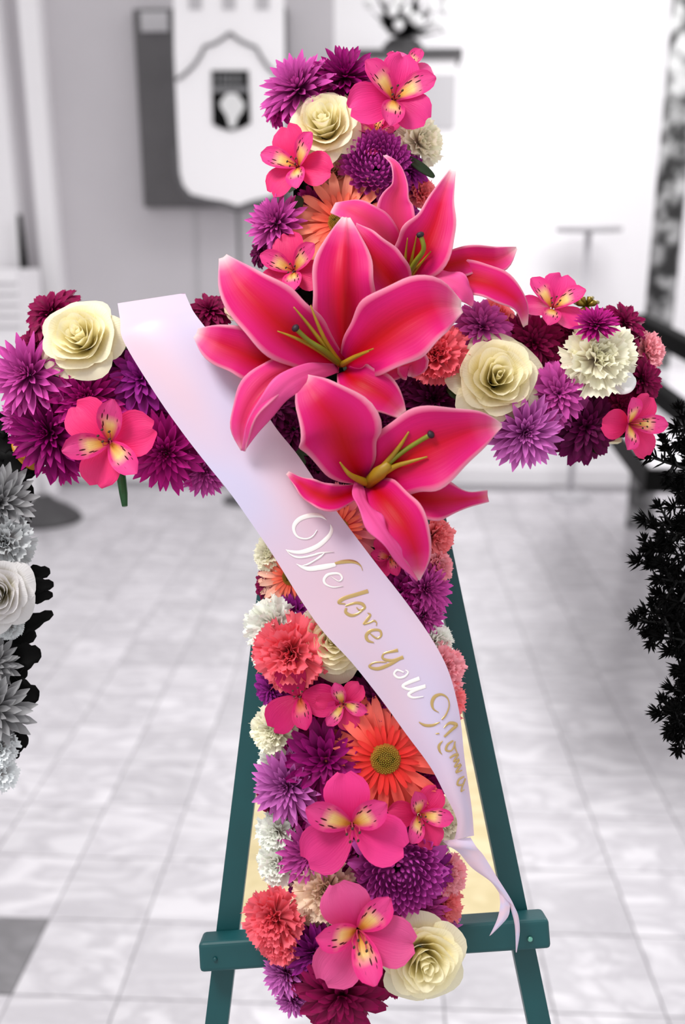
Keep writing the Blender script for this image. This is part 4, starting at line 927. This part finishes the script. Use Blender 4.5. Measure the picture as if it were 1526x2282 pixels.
LET = [
 ('letter_w', A_, 'glintfoil', [[(548, 325, 8), (500, 400, 16), (440, 440, 20), (370, 450, 22), (290, 430, 26), (240, 380, 32), (218, 300, 44), (240, 230, 56), (310, 165, 60), (420, 125, 62), (520, 115, 60), (610, 130, 44), (685, 187, 6)],
   [(735, 245, 8), (755, 310, 40), (730, 390, 52), (660, 470, 60), (560, 550, 62), (430, 610, 64), (300, 640, 50), (180, 630, 36), (108, 603, 6)],
   [(110, 603, 6), (170, 670, 16), (260, 710, 26), (370, 710, 24), (500, 680, 26), (600, 650, 24), (785, 634, 4)],
   [(660, 645, 6), (600, 700, 26), (510, 760, 20), (420, 810, 22), (330, 835, 10)],
   [(258, 805, 6), (340, 850, 40), (440, 875, 60), (560, 860, 70), (680, 840, 70), (810, 815, 50)]]),
 ('letter_w_flourish', A_, 'gold', [[(800, 800, 30), (900, 778, 50), (1020, 770, 50), (1110, 790, 36), (1170, 840, 14), (1190, 900, 6)]]),
 ('letter_e', A_, 'glintfoil', [[(738, 975, 6), (800, 1020, 14), (862, 1050, 16), (905, 1010, 24), (870, 950, 28), (790, 940, 32), (700, 960, 36), (650, 1020, 38), (660, 1080, 30), (720, 1120, 22), (800, 1135, 18), (915, 1118, 6)]]),
 ('letter_l', A_, 'gold', [[(1270, 1190, 54), (1100, 1240, 52), (950, 1285, 52), (870, 1330, 50), (862, 1362, 30), (950, 1372, 14)]]),
 ('letter_o', A_, 'gold', [[(950, 1400, 20), (1030, 1375, 30), (1110, 1358, 36), (1190, 1375, 44), (1220, 1430, 38), (1150, 1462, 22), (1108, 1420, 14)], [(965, 1430, 30), (955, 1490, 42), (1030, 1535, 42), (1120, 1515, 30), (1205, 1450, 20)]]),
 ('letter_v', A_, 'gold', [[(1262, 1500, 10), (1302, 1528, 30), (1262, 1590, 40), (1205, 1662, 34)], [(1205, 1662, 20), (1290, 1640, 22), (1355, 1612, 28), (1392, 1640, 16), (1385, 1680, 10)]]),
 ('letter_e', B_, 'gold', [[(195, 503, 8), (235, 538, 16), (276, 560, 18), (315, 530, 22), (300, 480, 24), (220, 478, 28), (165, 525, 32), (180, 580, 28), (240, 602, 10)]]),
 ('letter_y', B_, 'gold', [[(485, 680, 36), (440, 690, 28), (345, 715, 18), (335, 765, 24), (430, 785, 30), (540, 750, 36)], [(500, 770, 24), (400, 825, 32), (280, 868, 34), (195, 845, 22), (250, 805, 16), (370, 800, 12)]]),
 ('letter_o', B_, 'glintfoil', [[(545, 905, 14), (480, 882, 20), (448, 920, 22), (485, 958, 22), (550, 950, 20), (590, 905, 16), (560, 880, 10)]]),
 ('letter_u', B_, 'glintfoil', [[(705, 965, 38), (600, 1005, 36), (535, 1045, 28), (600, 1078, 26), (690, 1062, 30), (765, 1045, 34), (650, 1090, 30), (595, 1130, 30), (640, 1162, 22), (745, 1150, 8)]]),
 ('letter_m', B_, 'gold', [[(900, 1312, 6), (845, 1275, 18), (832, 1210, 32), (862, 1150, 34), (930, 1130, 22), (990, 1170, 14), (1005, 1250, 14), (970, 1340, 18), (930, 1385, 16)],
   [(700, 1410, 10), (760, 1442, 28), (840, 1442, 26), (912, 1410, 8)], [(950, 1470, 8), (1010, 1420, 28), (1080, 1440, 36), (1030, 1490, 30), (955, 1560, 22)], [(870, 1530, 12), (905, 1525, 14)], [(940, 1600, 8), (903, 1650, 26), (910, 1705, 20), (935, 1740, 5)]]),
 ('letter_a', B_, 'gold', [[(1045, 1600, 16), (990, 1640, 24), (975, 1695, 22), (1030, 1700, 16), (1060, 1640, 20)], [(1065, 1605, 16), (1062, 1660, 18), (1085, 1720, 12)]]),
 ('letter_m', B_, 'gold', [[(1010, 1775, 16), (1060, 1745, 26), (1095, 1745, 24), (1050, 1810, 16), (1105, 1795, 26), (1060, 1865, 16), (1125, 1845, 26), (1075, 1920, 22), (1135, 1900, 12)]]),
 ('letter_a', B_, 'gold', [[(1155, 1965, 16), (1105, 1995, 24), (1090, 2045, 22), (1140, 2045, 16), (1170, 1985, 22), (1135, 2080, 20), (1128, 2115, 14), (1160, 2095, 6)]]),
]
for nm, (qx, qy, qs), mat, sts in LET:
    vs, fs = [], []
    for st_ in sts:
        v, f = stroke(st_, qx, qy, qs, mat); k = len(vs); vs += v; fs += [tuple(k+i for i in x) for x in f]
    me = mesh_of(nm, vs, fs, True); o = link(nm, me, M[mat], band)
# ---------------------------------------------------------------- grey neighbouring arrangement at the left edge
GG = 'grey flowers of the neighbouring arrangement'
fr = empty('arrangement_stand', (P(-90, 1350, 0).x, P(-90, 1350, 0).y, 0), 'dark foliage arrangement on a stand cut by the left picture edge', 'arrangement')
b = MB(); b.tube([P(-80, 860, -.02), P(-62, 1150, -.02), P(-62, 1450, -.02), P(-110, 1750, -.02)], [.02, .034, .036, .02], 14); b.build('foam_core', M['foam'], fr, True)
bb = P(-110, 1740, -.02); be = P(-420, 1760, -.05); b = MB(); b.tube([bb, be, (be.x, be.y, 0)], .01, 8); b.build('post', M['blackwood'], fr)
def leaf_part(ax, ay, bx, by, hw, wz):
    n = 10; vs = []; d = (P(bx, by)-P(ax, ay)).normalized(); s = d.cross(N_)
    for i in range(n+1):
        t = i/n; h = hw*PX*math.sin(math.pi*(.1+.86*t))**.6*(1+.16*math.sin(t*22))
        for j in range(5):
            q = -1+j/2; vs.append(P(ax+(bx-ax)*t, ay+(by-ay)*t, wz+.006*math.sin(t*3))+s*q*h+N_*(abs(q)*h*.3))
    me = mesh_of('leaf', vs, grid_faces(n, 4), True); o = link('leaf', me, M['grey'], fr); o.matrix_parent_inverse = Matrix.Translation(-fr.location)
    sd = o.modifiers.new('thick', 'SOLIDIFY'); sd.thickness = .0008
for a in [(-40, 960, 30, 940, 30, .0), (-50, 1010, 32, 985, 34, .002), (-30, 1040, 62, 1035, 30, .004), (-20, 1070, 80, 1050, 22, 0), (-10, 1100, 76, 1100, 44, .002), (10, 1170, 70, 1150, 22, .004), (20, 1210, 68, 1218, 14, .002),
          (30, 1290, 112, 1272, 20, .002), (30, 1310, 120, 1302, 18, .004), (30, 1335, 118, 1325, 16, .004), (0, 1420, 118, 1365, 18, .004), (-20, 1450, 80, 1410, 26, .002), (10, 1470, 92, 1455, 30, .004), (0, 1500, 62, 1500, 22, .0),
          (-10, 1540, 88, 1550, 34, .004), (5, 1590, 56, 1600, 24, .004), (20, 1650, 64, 1650, 24, .003), (15, 1676, 44, 1684, 12, .0), (-40, 1330, 60, 1350, 40, -.01), (-40, 1240, 50, 1260, 40, -.01), (-30, 1570, 40, 1580, 44, -.01), (-30, 1480, 50, 1480, 40, -.012), (-40, 1100, 50, 1130, 44, -.01)]:
    leaf_part(*a)
F_('grey', 0, 1120, 74, 'g1', 'mid grey chrysanthemum at the left picture edge, topmost of the grey flowers', wz=.02, tl=(.2, 0), group=GG)
F_('car', 8, 1208, 60, 'g4', 'light grey carnation at the left picture edge above the white rose', wz=.022, tl=(.2, 0), group=GG)
F_('rose', -4, 1322, 84, 'g3', 'large white rose at the left picture edge', wz=.03, tl=(.1, 0), group=GG)
F_('car', 20, 1395, 30, 'g3', 'small white carnation under the large white rose at left edge', wz=.016, tl=(.2, 0), group=GG)
F_('grey', -14, 1480, 52, 'g1', 'grey spiky chrysanthemum below the white rose at left edge', wz=.02, tl=(.2, 0), group=GG)
F_('grey', -16, 1580, 78, 'g1', 'wide grey chrysanthemum at left edge above the lowest white carnation', wz=.022, tl=(.2, 0), group=GG)
F_('car', -6, 1668, 44, 'g3', 'white carnation at left edge, upper of the lowest two', wz=.018, tl=(.2, 0), group=GG)
F_('car', -12, 1722, 44, 'g3', 'white carnation at left edge, lowest of the grey arrangement', wz=.014, tl=(.2, 0), group=GG)
# ---------------------------------------------------------------- dark fir at the right edge
tx = P(1950, 1300, -.04)
ft = empty('fir_tree', (tx.x, tx.y, 0), 'nearly black needle tree reaching in from the right picture edge', 'tree')
b = MB(); b.tube([(tx.x, tx.y, 0), (tx.x, tx.y, 1.2), (tx.x, tx.y, 1.95)], [.03, .02, .008], 10); b.build('trunk', M['bark'], ft, True)
rn = random.Random(5)
def needle_mesh(mb, p, d, L, r=.0007):
    d = d.normalized(); s = d.cross(Vector((rn.uniform(-1, 1), rn.uniform(-1, 1), rn.uniform(-1, 1)))).normalized()*r; u = s.cross(d).normalized()*r
    mb.add([p+s, p-s*.5+u, p-s*.5-u, p+d*L*.6+s*1.3, p+d*L*.6-s*.6+u*1.3, p+d*L*.6-s*.6-u*1.3, p+d*L], [(0, 1, 4, 3), (1, 2, 5, 4), (2, 0, 3, 5), (3, 4, 6), (4, 5, 6), (5, 3, 6)])
def twig(mbn, mbb, a, b_, dens=1.0, nl=.014):
    a = Vector(a); b_ = Vector(b_); ax = (b_-a); L = ax.length; ax.normalize()
    mbb.tube([a, b_], [.0018, .0008], 5)
    for i in range(int(L/.0011*dens)):
        t = rn.random(); d = Vector((rn.gauss(0, 1), rn.gauss(0, 1), rn.gauss(0, 1))); d = (d-ax*d.dot(ax)).normalized()
        needle_mesh(mbn, a+(b_-a)*t, d+ax*rn.uniform(.5, 1.1), nl*rn.uniform(.7, 1.1))
    for i in range(26): needle_mesh(mbn, b_, ax+Vector((rn.gauss(0, .6), rn.gauss(0, .6), rn.gauss(0, .6))), nl*rn.uniform(.6, 1))
for (sy, ex, ey, w_) in [(1060, 1446, 1018, .012), (940, 1508, 952, .0), (1080, 1498, 1075, -.005), (1130, 1500, 1130, .006), (1190, 1438, 1158, .0), (1180, 1480, 1190, .01), (1250, 1454, 1222, .005), (1290, 1424, 1250, .0), (1300, 1470, 1290, .012), (1340, 1468, 1325, -.004), (1400, 1420, 1380, .004), (1380, 1440, 1362, -.006), (1430, 1478, 1420, .008), (1450, 1495, 1450, .0), (1370, 1500, 1350, 0), (1500, 1516, 1490, .0), (1560, 1500, 1535, .006), (1600, 1468, 1588, .0), (1640, 1502, 1625, .006), (1600, 1510, 1575, -.006)]:
    mn, mb_ = MB(), MB(); a = P(1600, sy+8, w_-.02); e = P(ex, ey, w_); m_ = a.lerp(e, .5)
    twig(mn, mb_, a, e, .8)
    for k in range(5):
        t = rn.uniform(.3, .85); q = a.lerp(e, t); off = (V_*rn.choice((-1, 1))*rn.uniform(.008, .02)+(e-a).normalized()*rn.uniform(.008, .016)+N_*rn.uniform(-.008, .008)); twig(mn, mb_, q, q+off, .8, .011)
    mb_.tube([a, P(1950, sy+90, -.04)], [.0025, .006], 6)
    bo = mb_.build('branch', M['bark'], ft); nd = link('needles', mesh_of('needles', mn.v, mn.f), M['needle'], bo); nd['kind'] = 'stuff'
